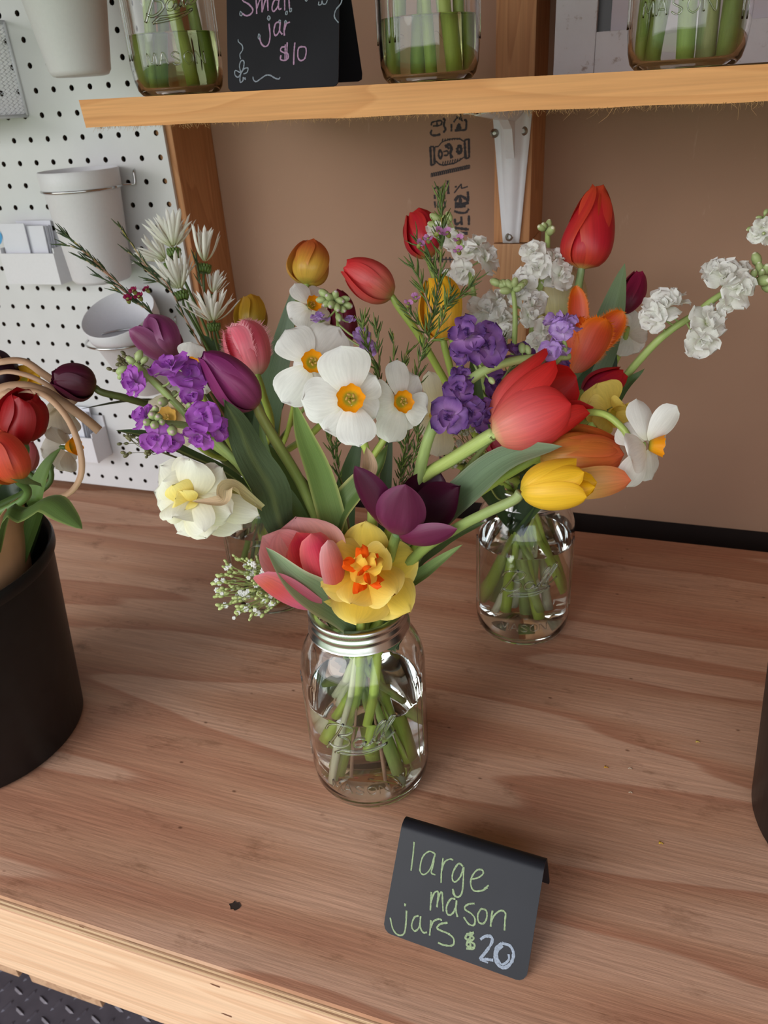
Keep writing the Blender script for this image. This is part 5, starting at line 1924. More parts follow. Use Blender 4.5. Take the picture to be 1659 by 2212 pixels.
# -- cream double daffodil low on the left
def cream_double():
    cen = (418, 1078, .50)
    C = PD(*cen)
    f = CV(-.25, .05, 1).normalized()
    pts = [C, PD(470, 1085, .51), PD(500, 1060, .515), PD(560, 1100, .53), PD(620, 1190, .55), PD(690, 1300, .57)] + VF.path(PD(700, 1320, .57))
    t = empty('daffodil', pts[-1], 'cream double daffodil with a pale yellow centre low on the left', 'flower', GF)
    stem(t, 'stem', pts, 0.0026, 0.0036, C3(196, 196, 130), G_PALE, G_WHITE)
    CR = [(0, C3(246, 226, 130)), (.3, C3(246, 240, 206)), (1, C3(248, 246, 232))]
    lay0 = [(346, 1006, .01, 84), (452, 1020, .012, 96), (560, 1112, .0, 60), (523, 1142, .01, 92), (384, 1150, .01, 84), (446, 1162, -.004, 84), (334, 1062, .01, 84)]
    lay1 = [(342, 1090, -.008, 84), (410, 992, -.020, 96), (480, 1010, -.010, 70), (440, 1148, -.026, 70), (372, 1118, -.024, 84), (352, 1040, -.014, 80), (500, 1110, -.014, 70)]
    for k, (x, y, d, w) in enumerate(lay0 + lay1):
        b = MB(); T = PD(x, y, cen[2] + d)
        petal_geo(b, C + f * (.004 if k > 6 else 0), T, -f, w * cen[2] / F, bulge=-.05 if k < 7 else -.16, curv=-.3 if k < 7 else -.5, stops=CR, ruf=.05, mid=-.02, pw=(.6, 3.2), seed=90 + k, nu=12, nv=8)
        b.build('petal', M_PETAL, t)
    for k, (x, y, w) in enumerate([(372, 1048, 60), (378, 1078, 60), (394, 1060, 50), (402, 1100, 44)]):
        b = MB(); T = PD(x, y, cen[2] - .020)
        petal_geo(b, PD(410, 1085, .490), T, -f, w * cen[2] / F, bulge=-.12, curv=-.4, stops=[(0, C3(250, 226, 110)), (1, C3(252, 236, 150))], ruf=.04, seed=110 + k, pw=(.6, 4))
        o = b.build('inner_petal', M_PETAL, t); o['label'] = 'pale yellow inner petal'
    leaf(t, [(565, 1098, .505), (520, 1066, .495), (490, 1058, .484), (480, 1085, .48), (415, 1084, .478)], 34, C3(214, 206, 150), C3(222, 190, 160), fold=.9, mat=M_PAPERY, name='dry_spathe', seed=7, peak=.55, wave=.06)
cream_double()

# -- purple stock, left
stock('bright purple stock with open florets on the left', [(292, 786, .50), (312, 806, .50), (356, 848, .50), (404, 897, .505), (445, 948, .51), (512, 1000, .52), (560, 1070, .535), (640, 1190, .555)], VF,
      [(294, 826, .495, 34, (-.5, -.2, .8)), (368, 800, .492, 42, (-.2, .7, .7)), (406, 816, .495, 40, (.3, .5, .8)), (412, 848, .50, 26, (.4, -.6, .7))],
      [(300, 768, .50, 9), (264, 800, .50, 10), (282, 778, .50, 8), (352, 868, .49, 11), (408, 876, .49, 7), (312, 778, .50, 7), (262, 812, .50, 7), (376, 852, .505, 8)], group=GF, seed=2, stem_r=.0028)
stock('second purple stock below it, tip curling to the left', [(322, 906, .495), (352, 914, .495), (404, 920, .50), (456, 945, .505), (512, 998, .515), (556, 1050, .53), (592, 1095, .54), (660, 1210, .56)], VF,
      [(440, 905, .480, 38, (.1, .2, 1)), (430, 938, .484, 34, (-.1, -.9, .6)), (470, 926, .486, 28, (.8, 0, .7)), (318, 905, .49, 34, (-.8, .5, .6)), (340, 942, .482, 34, (-.1, -.5, .9)), (372, 950, .486, 26, (.3, -.7, .8))],
      [(330, 898, .478, 11), (318, 912, .476, 9), (342, 902, .478, 10), (334, 918, .474, 10), (350, 912, .476, 8), (372, 930, .478, 12), (336, 884, .48, 8)], group=GF, seed=3, stem_r=.0030)

# -- wilted purple stock arching behind the red tulip
stock('wilting purple stock arching right behind the red tulip', [(1230, 770, .52), (1180, 772, .515), (1112, 779, .505), (1056, 796, .50), (1014, 822, .50), (966, 862, .50), (944, 900, .505), (926, 945, .51), (913, 990, .52), (900, 1050, .535), (870, 1150, .55)], VF,
      [(1010, 728, .488, 44, (-.2, .4, .9)), (1040, 748, .492, 48, (.3, -.1, .9)), (1000, 755, .50, 34, (-.6, -.2, .6)), (1000, 815, .50, 26, (0, .6, .7)), (992, 846, .49, 34, (-.2, .3, .9)), (972, 898, .488, 40, (-.4, -.3, .9)), (1010, 890, .492, 40, (.2, -.2, .9)), (1040, 892, .50, 38, (.6, -.3, .7)), (1118, 770, .52, 40, (0, .8, .5)), (1074, 830, .53, 34, (0, .2, .9)), (1195, 800, .535, 34, (.3, 0, .9))],
      [(1128, 752, .51, 9), (1140, 756, .51, 8), (1062, 822, .495, 7)], key='wilt', cols=WILT, group=GF, seed=4, stem_r=.0038, stem_c=(C3(170, 186, 120), C3(160, 180, 110), G_PALE), npet=12)
stock('small pale lilac stock sprig above the red tulip', [(1210, 712, .51), (1218, 735, .51), (1220, 760, .515), (1200, 785, .52), (1150, 850, .535), (1000, 1020, .55), (880, 1180, .56)], VF,
      [(1200, 698, .505, 30, (-.3, .8, .5)), (1226, 704, .505, 32, (.3, .8, .5)), (1212, 715, .50, 26, (0, .2, .9)), (1190, 764, .51, 26, (-.3, .2, .9)), (1206, 752, .515, 24, (.5, .6, .7))], [(1210, 730, .505, 8)], key='lilac', cols=LILA, group=GF, seed=6, stem_r=.0018, npet=9)

# -- tulip and other leaves standing in the front jar
t = empty('tulip_foliage', PD(800, 1500, .60), 'fan of broad green tulip leaves standing in the front jar', 'foliage', None)
leaf(t, [(755, 1420, .60), (745, 1300, .575), (722, 1150, .55), (690, 1030, .53), (655, 940, .512), (634, 866, .50)], 62, C3(104, 134, 76), C3(132, 160, 88), nrm=CV(.25, .15, 1), fold=.22, seed=1, edge=C3(190, 196, 120), label='broad bright green leaf')
leaf(t, [(760, 1410, .61), (735, 1270, .585), (690, 1130, .57), (630, 1030, .56), (575, 958, .55)], 56, C3(82, 108, 60), C3(96, 122, 64), nrm=CV(.5, .2, 1), fold=.2, seed=2)
leaf(t, [(770, 1400, .60), (722, 1200, .56), (728, 1120, .55), (770, 1060, .54), (815, 1010, .53), (838, 960, .52)], 60, C3(70, 92, 48), C3(120, 146, 80), nrm=CV(-.3, .3, 1), fold=.5, seed=3, edge=C3(214, 206, 130), label='leaf with a cream margin')
leaf(t, [(760, 1400, .615), (745, 1200, .60), (745, 1080, .59), (762, 1000, .58), (782, 930, .575)], 48, C3(74, 98, 58), C3(84, 110, 66), fold=.2, seed=4)
leaf(t, [(840, 1400, .60), (870, 1240, .57), (930, 1140, .545), (1010, 1060, .52), (1100, 992, .495), (1215, 964, .47)], 84, C3(92, 116, 84), C3(128, 150, 118), nrm=CV(-.2, .6, 1), fold=.22, seed=5, edge=C3(150, 160, 130), peak=.62, label='long blue-green leaf under the red tulip')
leaf(t, [(840, 1400, .605), (880, 1240, .575), (960, 1170, .555), (1050, 1128, .53)], 54, C3(96, 120, 72), C3(124, 150, 104), nrm=CV(-.2, .8, 1), fold=.3, seed=6)
leaf(t, [(820, 1400, .595), (860, 1290, .57), (930, 1232, .545), (1000, 1176, .52)], 36, C3(104, 130, 72), C3(140, 164, 104), nrm=CV(0, .6, 1), fold=.6, seed=7)
leaf(t, [(850, 1400, .605), (880, 1230, .585), (950, 1120, .57), (1060, 1040, .555), (1190, 1000, .54)], 50, C3(60, 80, 44), C3(80, 104, 56), nrm=CV(0, .5, 1), fold=.3, seed=8)
leaf(t, [(780, 1400, .61), (810, 1200, .60), (830, 1060, .59), (846, 900, .585)], 36, C3(66, 88, 50), C3(76, 100, 60), fold=.2, seed=9)
leaf(t, [(740, 1400, .60), (700, 1250, .58), (640, 1110, .56), (585, 1020, .55), (560, 900, .545)], 40, C3(96, 124, 66), C3(120, 148, 80), fold=.25, seed=10)
t = empty('stock_foliage', PD(780, 1500, .60), 'dusty dark green wavy stock leaf hanging left of the bouquet centre', 'foliage', None)
leaf(t, [(760, 1400, .60), (650, 1210, .56), (606, 1130, .535), (585, 1060, .52), (545, 990, .505), (515, 920, .495), (480, 860, .478)], 78, C3(74, 88, 58), C3(84, 98, 70), nrm=CV(.3, .1, 1), fold=.12, seed=11, mat=M_DUST, wave=.16, rib=C3(110, 122, 78), peak=.55)
t = empty('stock_foliage', PD(780, 1495, .60), 'narrow dark leaf reaching far left beneath the purple stock', 'foliage', None)
leaf(t, [(720, 1330, .575), (600, 1120, .55), (500, 1030, .53), (410, 985, .515), (320, 945, .505), (250, 930, .50)], 34, C3(84, 108, 66), C3(64, 84, 50), nrm=CV(.2, .9, .7), fold=.4, seed=12, rib=C3(170, 184, 120), peak=.7)
leaf(t, [(720, 1330, .58), (610, 1130, .56), (520, 1045, .545), (440, 1015, .54)], 22, C3(110, 134, 80), C3(84, 108, 60), nrm=CV(0, .8, .6), fold=.4, seed=13)

# -- baby's breath at the lower left
def gyps(label, cen, spread, n, foot, vase=None, dark=False, seed=1, group=None, white=.35, size=1.0, nm='babys_breath', extra=None):
    rs = random.Random(seed)
    fp = [PD(*p) for p in foot]
    tail = vase.path(fp[-1]) if vase else ([Vector(p) for p in extra] if extra else [])
    t = empty(nm, (fp + tail)[-1], label, 'foliage sprig', group)
    tw = C3(110, 108, 78) if dark else C3(150, 158, 92)
    b = MB(); b.tube(catmull(fp + tail, 30), 0.0008, 5, tw)
    bb = MB(); wb_ = MB()
    root = fp[0]
    for k in range(n):
        a = rs.uniform(0, 6.28); q = rs.random() ** .6
        px = cen[0] + spread[0] * q * math.cos(a); py = cen[1] + spread[1] * q * math.sin(a)
        P = PD(px, py, cen[2] + rs.uniform(-.016, .012))
        m1 = root.lerp(P, .55) + CV(rs.uniform(-.004, .004), rs.uniform(-.004, .004), 0)
        b.tube(catmull([root, m1, P], 6), 0.00030, 3, tw, cap=False)
        for j in range(3):
            R = rs.uniform(.0011, .0018) * size
            d = (P - m1).normalized() + Vector((rs.uniform(-.5, .5), rs.uniform(-.5, .5), rs.uniform(-.5, .5)))
            Q = P + d.normalized() * rs.uniform(.0, .006) * (0 if j == 0 else 1)
            if j: b.tube([m1.lerp(P, .8), Q], 0.00022, 3, tw, cap=False)
            c = mix(C3(150, 164, 92), C3(196, 204, 140), rs.random()) if not dark else mix(C3(90, 88, 60), C3(130, 124, 86), rs.random())
            if rs.random() < white and not dark:
                for m_ in range(6):
                    an = m_ * 1.05
                    dd = (CV(math.cos(an), math.sin(an), .3)).normalized()
                    wb_.ball(Q + dd * R * .8, R * .75, C3(246, 244, 240), 5, 3, axis=dd, stretch=1.3)
            else:
                bb.ball(Q, R, c, 5, 4, axis=d, stretch=1.5)
    b.build('twig', M_TWIG, t)
    tag(bb.build('buds', M_STEM, t), kind='stuff')
    if wb_.v: tag(wb_.build('tiny_blossoms', M_PETAL, t), kind='stuff')
    return t
gyps("spray of baby's breath with tiny white flowers under the cream daffodil", (536, 1268, .555), (74, 62), 95, [(640, 1262, .565), (700, 1330, .58)], vase=VF, seed=3, group=None, white=.16, size=.85)

# -- waxflower / needle sprigs of the front bouquet
PINKB = C3(214, 150, 206)
sprig('tall central waxflower sprig with small pink blossoms', [[(952, 420, .505), (954, 500, .505), (951, 560, .505), (944, 645, .508), (930, 700, .51), (907, 780, .515), (890, 880, .525), (875, 1000, .54), (850, 1150, .56)],
      [(893, 575, .50), (912, 620, .50), (932, 676, .505)], [(1032, 602, .51), (1000, 635, .51), (970, 655, .51), (940, 680, .51)], [(976, 620, .50), (962, 670, .50), (944, 720, .505), (925, 740, .51)], [(870, 660, .50), (895, 690, .50), (925, 730, .505)], [(900, 520, .505), (930, 560, .505), (948, 600, .505)]],
      needle_px=40, dens=1.15, vase=VF, blossoms=[(948, 500, .495, 12), (966, 502, .497, 12), (990, 516, .497, 12), (990, 540, .50, 11), (908, 526, .495, 11), (925, 515, .495, 11), (882, 655, .493, 10), (898, 642, .493, 11)], seed=2, group=None)
sprig('needle-leaved sprig right of the white narcissi', [[(782, 690, .51), (790, 740, .512), (815, 800, .515), (825, 880, .525), (820, 1000, .545)], [(812, 700, .51), (816, 760, .51), (820, 820, .515)], [(850, 720, .512), (848, 790, .515), (828, 860, .52)], [(880, 760, .515), (862, 820, .52), (835, 880, .525)]], needle_px=34, dens=1.0, vase=VF, seed=5)
sprig('needle-leaved sprig standing beneath the third narcissus', [[(872, 900, .52), (874, 960, .525), (866, 1020, .535), (852, 1100, .55)], [(905, 915, .52), (898, 970, .525), (880, 1040, .535)], [(930, 930, .525), (905, 1000, .53), (885, 1060, .54)]], needle_px=34, dens=1.4, vase=VF, seed=6)
sprig('needle-leaved sprig behind the bright green leaf', [[(700, 905, .54), (712, 950, .545), (728, 1010, .55), (745, 1080, .56)], [(735, 930, .545), (728, 980, .548), (735, 1040, .555)]], needle_px=30, dens=1.1, vase=VF, seed=7)

# ------------------------------------------------------------------ BACK LEFT BOUQUET
GLb = 'flowers in the back left jar'
OY = [(0, C3(170, 170, 70)), (.12, C3(226, 190, 80)), (.45, C3(226, 176, 70)), (.8, C3(214, 120, 60)), (1, C3(204, 92, 50))]
tulip('orange and yellow tulip standing upright against the wall board', (662, 616, .655), (676, 520, .655), 48, OY, edge=C3(210, 110, 60), edge_amt=.5, stempts=[(640, 660, .66), (620, 760, .67), (600, 900, .70), (590, 1010, .76)], vase=VL, roll=.2, close=.30, group=GLb, seed=11, over={1: {'open': .5, 'len': .75}})
tulip('golden yellow tulip behind the pink fringed one', (545, 720, .72), (543, 640, .72), 38, [(0, C3(170, 150, 50)), (1, C3(214, 160, 50))], edge=C3(226, 180, 60), stempts=[(550, 800, .73), (570, 920, .75)], vase=VL, roll=.1, close=.5, group=GLb, seed=12)
tulip('pink fringed tulip with a ragged rim', (556, 812, .60), (516, 704, .60), 50, [(0, C3(226, 190, 170)), (.25, C3(236, 130, 140)), (.7, C3(238, 100, 124)), (1, C3(240, 120, 140))], edge=C3(246, 170, 180), edge_amt=.5, fringe=.0045, stempts=[(568, 850, .62), (585, 930, .68)], vase=VL, roll=.5, close=.62, openv=.1, group=GLb, seed=13, pw=(.42, 6))
tulip('violet tulip with one petal folded out to the left', (375, 776, .60), (322, 684, .60), 46, [(0, C3(120, 70, 80)), (.3, C3(130, 52, 96)), (1, C3(120, 44, 94))], edge=C3(186, 120, 168), edge_amt=.7, stempts=[(400, 810, .62), (460, 900, .68), (520, 990, .75)], vase=VL, roll=.3, close=.30, group=GLb, seed=14, over={3: {'open': 1.1, 'len': .85}, 2: {'open': .3}, 4: {'open': .3}})
loose_petal(COL.objects[[o.name for o in COL.objects].index('stem')] and [o for o in COL.objects if o.get('label', '').startswith('violet tulip')][0], (372, 776, .596), (278, 712, .585), 56, CV(-.5, -.2, 1), stops=[(0, C3(120, 60, 80)), (1, C3(130, 46, 96))], edge=C3(186, 120, 168), edge_amt=.7, bulge=.16, curv=.5, mat=M_SILK, seed=141)
tulip('small magenta tulip far behind the green stock buds', (752, 740, .70), (728, 628, .70), 34, [(0, C3(110, 30, 50)), (1, C3(136, 36, 64))], stempts=[(745, 800, .71), (690, 920, .73)], vase=VL, roll=.1, close=.4, group=GLb, seed=15)
tulip('very dark plum tulip lying out to the left over the bucket', (206, 838, .62), (112, 812, .60), 40, [(0, C3(140, 120, 50)), (.15, C3(90, 44, 44)), (.5, C3(84, 26, 48)), (1, C3(92, 28, 54))], stempts=[(222, 848, .622), (280, 862, .635), (340, 885, .66), (430, 950, .70), (520, 1020, .75)], vase=VL, roll=.4, close=.40, group=GLb, stem_c=(C3(96, 100, 56), C3(80, 92, 50), G_PALE), seed=16, mid=.05)
narcissus('white narcissus with orange cup below the orange and yellow tulip', (672, 660, .60), (.5, .1, .9), [(637, 612, .0, 46), (696, 622, .02, 44), (626, 686, .0, 56), (664, 712, .0, 50), (712, 704, .01, 50), (706, 660, .03, 40)], 17, cup_len=.5, stempts=[(665, 720, .62), (640, 850, .66), (610, 960, .72)], vase=VL, group=GLb, seed=8)
narcissus('white narcissus tucked between the violet tulip and the purple stock', (412, 790, .575), (.3, 0, .9), [(414, 738, .0, 56), (382, 768, .0, 50), (436, 800, .01, 46), (395, 838, .0, 50), (446, 850, .0, 54)], 18, stempts=[(440, 860, .60), (500, 960, .70)], vase=VL, group=GLb, seed=9)
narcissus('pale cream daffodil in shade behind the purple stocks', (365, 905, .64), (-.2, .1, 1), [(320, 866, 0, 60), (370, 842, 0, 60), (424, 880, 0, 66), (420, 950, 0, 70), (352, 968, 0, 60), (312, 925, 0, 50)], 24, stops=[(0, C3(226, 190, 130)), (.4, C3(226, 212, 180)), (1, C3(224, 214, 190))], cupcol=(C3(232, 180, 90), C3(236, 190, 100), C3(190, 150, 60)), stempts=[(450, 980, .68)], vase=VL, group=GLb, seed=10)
GD = 'spider daisies in the back left jar'
daisy('largest spider daisy, fanning up against the pegboard', (376, 546, .66), (-.1, 1, .05), 76, VL, [(395, 600, .67), (440, 700, .69), (500, 860, .73)], spread=.85, n=34, group=GD, seed=1)
daisy('spider daisy half hidden behind the largest one, facing left', (366, 570, .68), (-.8, .7, .1), 66, VL, [(400, 640, .69), (470, 800, .73)], spread=.75, n=24, group=GD, seed=2)
daisy('narrow upright spider daisy nearest the brown stud', (441, 580, .66), (.05, 1, 0), 76, VL, [(445, 660, .67), (470, 780, .70)], spread=.42, n=18, group=GD, seed=3)
daisy('spider daisy below the largest one, tilted left', (392, 638, .65), (-.25, 1, .15), 78, VL, [(420, 700, .66), (480, 820, .70)], spread=.8, n=28, group=GD, seed=4)
daisy('small spider daisy under the narrow upright one', (458, 642, .67), (.3, .9, .1), 50, VL, [(470, 720, .68), (500, 820, .71)], spread=.6, n=18, group=GD, seed=5)
daisy('lowest spider daisy, opening just above the pink fringed tulip', (462, 706, .64), (-.05, .9, .3), 72, VL, [(480, 780, .66), (520, 880, .70)], spread=.95, n=26, group=GD, seed=6)
MAG = C3(150, 28, 76)
sprig('needle sprig reaching farthest left across the white cup', [[(134, 500, .62), (190, 548, .62), (245, 602, .62), (290, 645, .62), (325, 674, .62), (380, 740, .64), (460, 860, .68)], [(130, 526, .62), (175, 540, .62), (215, 575, .62), (240, 598, .62)], [(175, 556, .615), (225, 588, .617), (262, 618, .62)], [(212, 596, .615), (255, 620, .617), (292, 648, .62)], [(240, 620, .61), (275, 640, .615), (310, 664, .62)]], needle_px=30, dens=.55, ncol=(C3(72, 92, 52), C3(50, 68, 40)), vase=VL, blossoms=[(288, 628, .605, 11), (276, 645, .605, 11), (300, 640, .605, 11), (316, 625, .61, 9)], seed=9, ang=.3, twcol=C3(186, 142, 118))
for o in [x for x in COL.objects if x.name.startswith('blossom') and x.parent and x.parent['label'].startswith('needle sprig reaching')]:
    for ch in o.children:
        ca = ch.data.color_attributes['Col']
        for d in ca.data: d.color = (*MAG, 1)
sprig('bare-tipped needle sprig between the white cup and the daisies', [[(256, 486, .64), (285, 528, .64), (322, 580, .64), (362, 614, .64), (396, 680, .65), (419, 722, .66), (470, 820, .69)], [(270, 540, .64), (300, 562, .64), (330, 590, .64)], [(305, 575, .64), (335, 600, .64), (362, 622, .645)], [(320, 605, .64), (350, 612, .64), (372, 632, .64)], [(420, 545, .65), (432, 600, .65), (446, 670, .66), (455, 730, .67)]], needle_px=28, dens=.5, ncol=(C3(76, 96, 52), C3(56, 74, 42)), vase=VL, seed=10, ang=.35)
stock('bunch of green stock buds beside the white narcissi', [(722, 648, .56), (728, 680, .57), (730, 730, .59), (720, 800, .62)], VL, [(690, 690, .56, 20, (0, .8, .5)), (780, 728, .57, 22, (.3, .4, .8)), (792, 752, .575, 20, (.3, 0, .8)), (756, 692, .565, 13, (0, .6, .6))],
      [(700, 634, .56, 9), (712, 642, .555, 9), (724, 638, .556, 9), (734, 650, .556, 9), (745, 646, .558, 8), (716, 658, .553, 9), (728, 664, .554, 9), (706, 656, .556, 8), (740, 668, .556, 8), (750, 660, .558, 9), (694, 648, .56, 8), (732, 686, .56, 8)], key='lilac', cols=LILA, group=GLb, seed=12, stem_r=.0016)
t = empty('tulip_foliage', PD(600, 1200, .80), 'grey-green tulip leaves rising behind the pink fringed tulip', 'foliage')
leaf(t, [(590, 1120, .80), (575, 960, .72), (590, 840, .68), (612, 740, .66), (636, 615, .65)], 64, C3(72, 90, 62), C3(116, 138, 108), fold=.2, seed=20, label='tall grey-green leaf', peak=.4)
leaf(t, [(590, 1120, .80), (560, 980, .74), (590, 880, .71), (640, 800, .70)], 60, C3(60, 78, 50), C3(84, 106, 72), fold=.2, seed=21)
leaf(t, [(580, 1120, .80), (530, 900, .72), (470, 770, .69), (430, 720, .68)], 44, C3(52, 70, 44), C3(64, 86, 54), fold=.2, seed=22)
leaf(t, [(585, 1120, .80), (470, 940, .72), (380, 880, .67), (290, 868, .645), (172, 884, .62)], 34, C3(72, 84, 46), C3(64, 76, 40), nrm=CV(0, 1, .4), fold=.3, seed=23, label='leaf lying out under the plum tulip')
leaf(t, [(585, 1120, .80), (480, 900, .72), (400, 820, .66), (350, 800, .63)], 30, C3(84, 108, 66), C3(100, 124, 80), fold=.3, seed=24)
gyps('small brownish seed sprig above the purple stock', (286, 795, .60), (36, 32), 20, [(330, 812, .61), (400, 880, .66), (500, 1000, .74)], vase=VL, dark=True, seed=5, nm='seeded_sprig')
gyps('small brownish seed sprig under the narrow dark leaf', (300, 965, .60), (36, 28), 16, [(345, 975, .61), (440, 1010, .68), (520, 1040, .75)], vase=VL, dark=True, seed=6, nm='seeded_sprig')

# ------------------------------------------------------------------ BACK RIGHT BOUQUET
GR = 'flowers in the back right jar'
RFL = [(0, C3(226, 196, 110)), (.06, C3(206, 70, 50)), (.3, C3(210, 40, 58)), (.75, C3(214, 44, 52)), (1, C3(206, 70, 44))]
tulip('tall closed red tulip, the highest flower on the right', (1256, 581, .615), (1294, 400, .60), 58, RFL, edge=C3(222, 96, 50), edge_amt=.55, streak=(C3(160, 20, 30), .35, 9), stempts=[(1252, 605, .617), (1240, 680, .62), (1210, 800, .64), (1170, 920, .67)], vase=VR, roll=.52, close=.24, lean=.09, bp=.52, group=GR, seed=30, mid=.01, stem_r=.003, stem_c=(C3(128, 150, 112), G_STEM, G_WHITE), curv=.6, over={0: {'w': 1.1}})
tulip('red tulip half hidden behind the tall waxflower sprig', (925, 558, .68), (898, 458, .68), 42, [(0, C3(190, 160, 80)), (.15, C3(196, 44, 64)), (1, C3(200, 36, 50))], edge=C3(214, 70, 50), stempts=[(945, 620, .68), (985, 760, .69), (1040, 920, .70)], vase=VR, roll=.3, close=.5, group=GR, seed=31, pw=(.5, 4))
tulip('salmon red tulip pointing left in the gap above the narcissi', (848, 642, .62), (746, 572, .62), 43, [(0, C3(176, 176, 110)), (.12, C3(214, 130, 100)), (.45, C3(224, 100, 96)), (1, C3(222, 44, 52))], edge=C3(220, 60, 60), edge_amt=.5, stempts=[(862, 665, .622), (905, 725, .63), (960, 820, .65), (1030, 940, .68)], vase=VR, roll=.4, close=.42, group=GR, seed=32, stem_r=.0028)
tulip('yellow tulip with red streaks behind the waxflower needles', (958, 738, .62), (946, 600, .62), 50, [(0, C3(226, 170, 60)), (.4, C3(240, 190, 60)), (1, C3(246, 196, 40))], edge=C3(250, 206, 60), streak=(C3(220, 70, 40), .5, 4), stempts=[(966, 770, .625), (990, 850, .64), (1040, 960, .68)], vase=VR, roll=.15, close=.55, group=GR, seed=33, pw=(.45, 4.5))
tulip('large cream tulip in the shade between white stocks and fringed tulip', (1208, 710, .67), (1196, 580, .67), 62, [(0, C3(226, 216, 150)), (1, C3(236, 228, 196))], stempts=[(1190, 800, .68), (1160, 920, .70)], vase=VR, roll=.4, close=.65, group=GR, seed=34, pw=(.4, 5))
def fringed():
    B = (1232, 808, .575)
    pts = [PD(*B), PD(1222, 835, .58), PD(1190, 920, .62)] + VR.path(PD(1190, 920, .62))
    t = empty('tulip', pts[-1], 'orange-red fringed tulip with shaggy orange petal edges', 'flower', GR)
    stem(t, 'stem', pts, .0026, .0036, G_STEM, G_PALE, G_WHITE)
    CO = [(0, C3(236, 150, 120)), (.35, C3(230, 100, 84)), (.8, C3(224, 84, 44)), (1, C3(236, 110, 20))]
    kw = dict(mat=M_SILK, stops=CO, edge=C3(242, 124, 20), edge_amt=.9, curv=.5, mid=.03, nu=18)
    loose_petal(t, (1248, 760, .588), (1244, 617, .58), 44, CV(0, .1, -1), bulge=-.03, fringe=.0016, seed=1, **kw)
    loose_petal(t, (1262, 770, .585), (1346, 672, .57), 58, CV(.2, .3, -1), bulge=-.06, fringe=.0028, seed=2, **kw)
    loose_petal(t, (1236, 800, .582), (1256, 684, .575), 74, CV(-.3, .1, -1), bulge=.08, fringe=.0028, seed=3, **kw)
    loose_petal(t, (1230, 800, .575), (1226, 705, .560), 56, CV(-1, 0, .7), bulge=.16, fringe=.002, seed=4, **kw)
    loose_petal(t, (1240, 806, .572), (1312, 690, .553), 84, CV(.3, -.2, 1), bulge=.14, fringe=.0032, seed=5, pw=(.5, 5), **kw)
fringed()
tulip('magenta tulip beside the broad leaf on the right', (1345, 678, .63), (1382, 588, .63), 30, [(0, C3(110, 30, 56)), (1, C3(164, 40, 86))], edge=C3(180, 50, 90), stempts=[(1335, 720, .635), (1290, 840, .66)], vase=VR, roll=.2, close=.4, group=GR, seed=36)
tulip('crimson tulip behind the pale yellow daffodil', (1256, 850, .55), (1348, 808, .55), 34, [(0, C3(150, 40, 70)), (.5, C3(176, 36, 64)), (1, C3(190, 26, 30))], edge=C3(200, 34, 30), stempts=[(1230, 880, .56), (1180, 960, .62)], vase=VR, roll=.5, close=.5, group=GR, seed=37)
tulip('raspberry fringed tulip just showing under the red one', (1095, 1000, .60), (1058, 925, .60), 28, [(0, C3(200, 80, 100)), (1, C3(206, 60, 90))], edge=C3(226, 110, 130), fringe=.002, stempts=[(1100, 1030, .65)], vase=VR, roll=.5, close=.7, group=GR, seed=38, pw=(.45, 5))
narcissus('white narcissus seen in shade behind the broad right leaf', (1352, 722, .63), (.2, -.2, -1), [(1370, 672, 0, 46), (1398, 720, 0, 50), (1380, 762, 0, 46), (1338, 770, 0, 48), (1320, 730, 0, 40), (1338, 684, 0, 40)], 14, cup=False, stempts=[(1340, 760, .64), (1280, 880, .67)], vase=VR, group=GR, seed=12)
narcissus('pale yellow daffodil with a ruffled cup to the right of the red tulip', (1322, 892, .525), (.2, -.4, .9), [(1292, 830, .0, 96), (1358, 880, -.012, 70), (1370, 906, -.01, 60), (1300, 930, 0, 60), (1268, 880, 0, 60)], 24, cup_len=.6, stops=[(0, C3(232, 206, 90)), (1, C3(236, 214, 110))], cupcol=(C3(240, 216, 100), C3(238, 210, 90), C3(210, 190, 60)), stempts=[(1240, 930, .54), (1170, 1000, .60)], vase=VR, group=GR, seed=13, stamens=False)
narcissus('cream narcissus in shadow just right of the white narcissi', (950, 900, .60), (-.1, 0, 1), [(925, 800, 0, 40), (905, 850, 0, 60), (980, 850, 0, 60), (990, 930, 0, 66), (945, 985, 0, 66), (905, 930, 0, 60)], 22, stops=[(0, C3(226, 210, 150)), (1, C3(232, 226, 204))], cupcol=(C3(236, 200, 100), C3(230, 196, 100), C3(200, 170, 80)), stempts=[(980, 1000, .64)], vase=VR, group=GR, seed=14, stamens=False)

stock('white stock right of the tall waxflower sprig', [(985, 500, .66), (1008, 560, .66), (1024, 640, .66), (1036, 760, .67), (1060, 900, .69)], VR,
      [(1012, 548, .655, 32, (-.2, .5, .8)), (1030, 530, .655, 28, (.2, .7, .6)), (1046, 560, .655, 34, (.8, .2, .6)), (1000, 585, .66, 28, (-.3, -.4, .8)), (946, 500, .66, 24, (-.2, .4, .8)), (975, 520, .66, 26, (.2, .2, .9)), (960, 610, .67, 24, (-.5, 0, .7)), (1052, 675, .645, 40, (-.2, .3, .9)), (1085, 690, .64, 32, (.2, 0, .9)), (1036, 700, .65, 32, (-.5, -.2, .8)), (1075, 650, .645, 28, (.2, .6, .8))],
      [(940, 470, .66, 9), (962, 475, .66, 9), (970, 468, .66, 8), (935, 485, .66, 8)], key='white', cols=WHIT, group=GR, seed=20, stem_r=.0026)
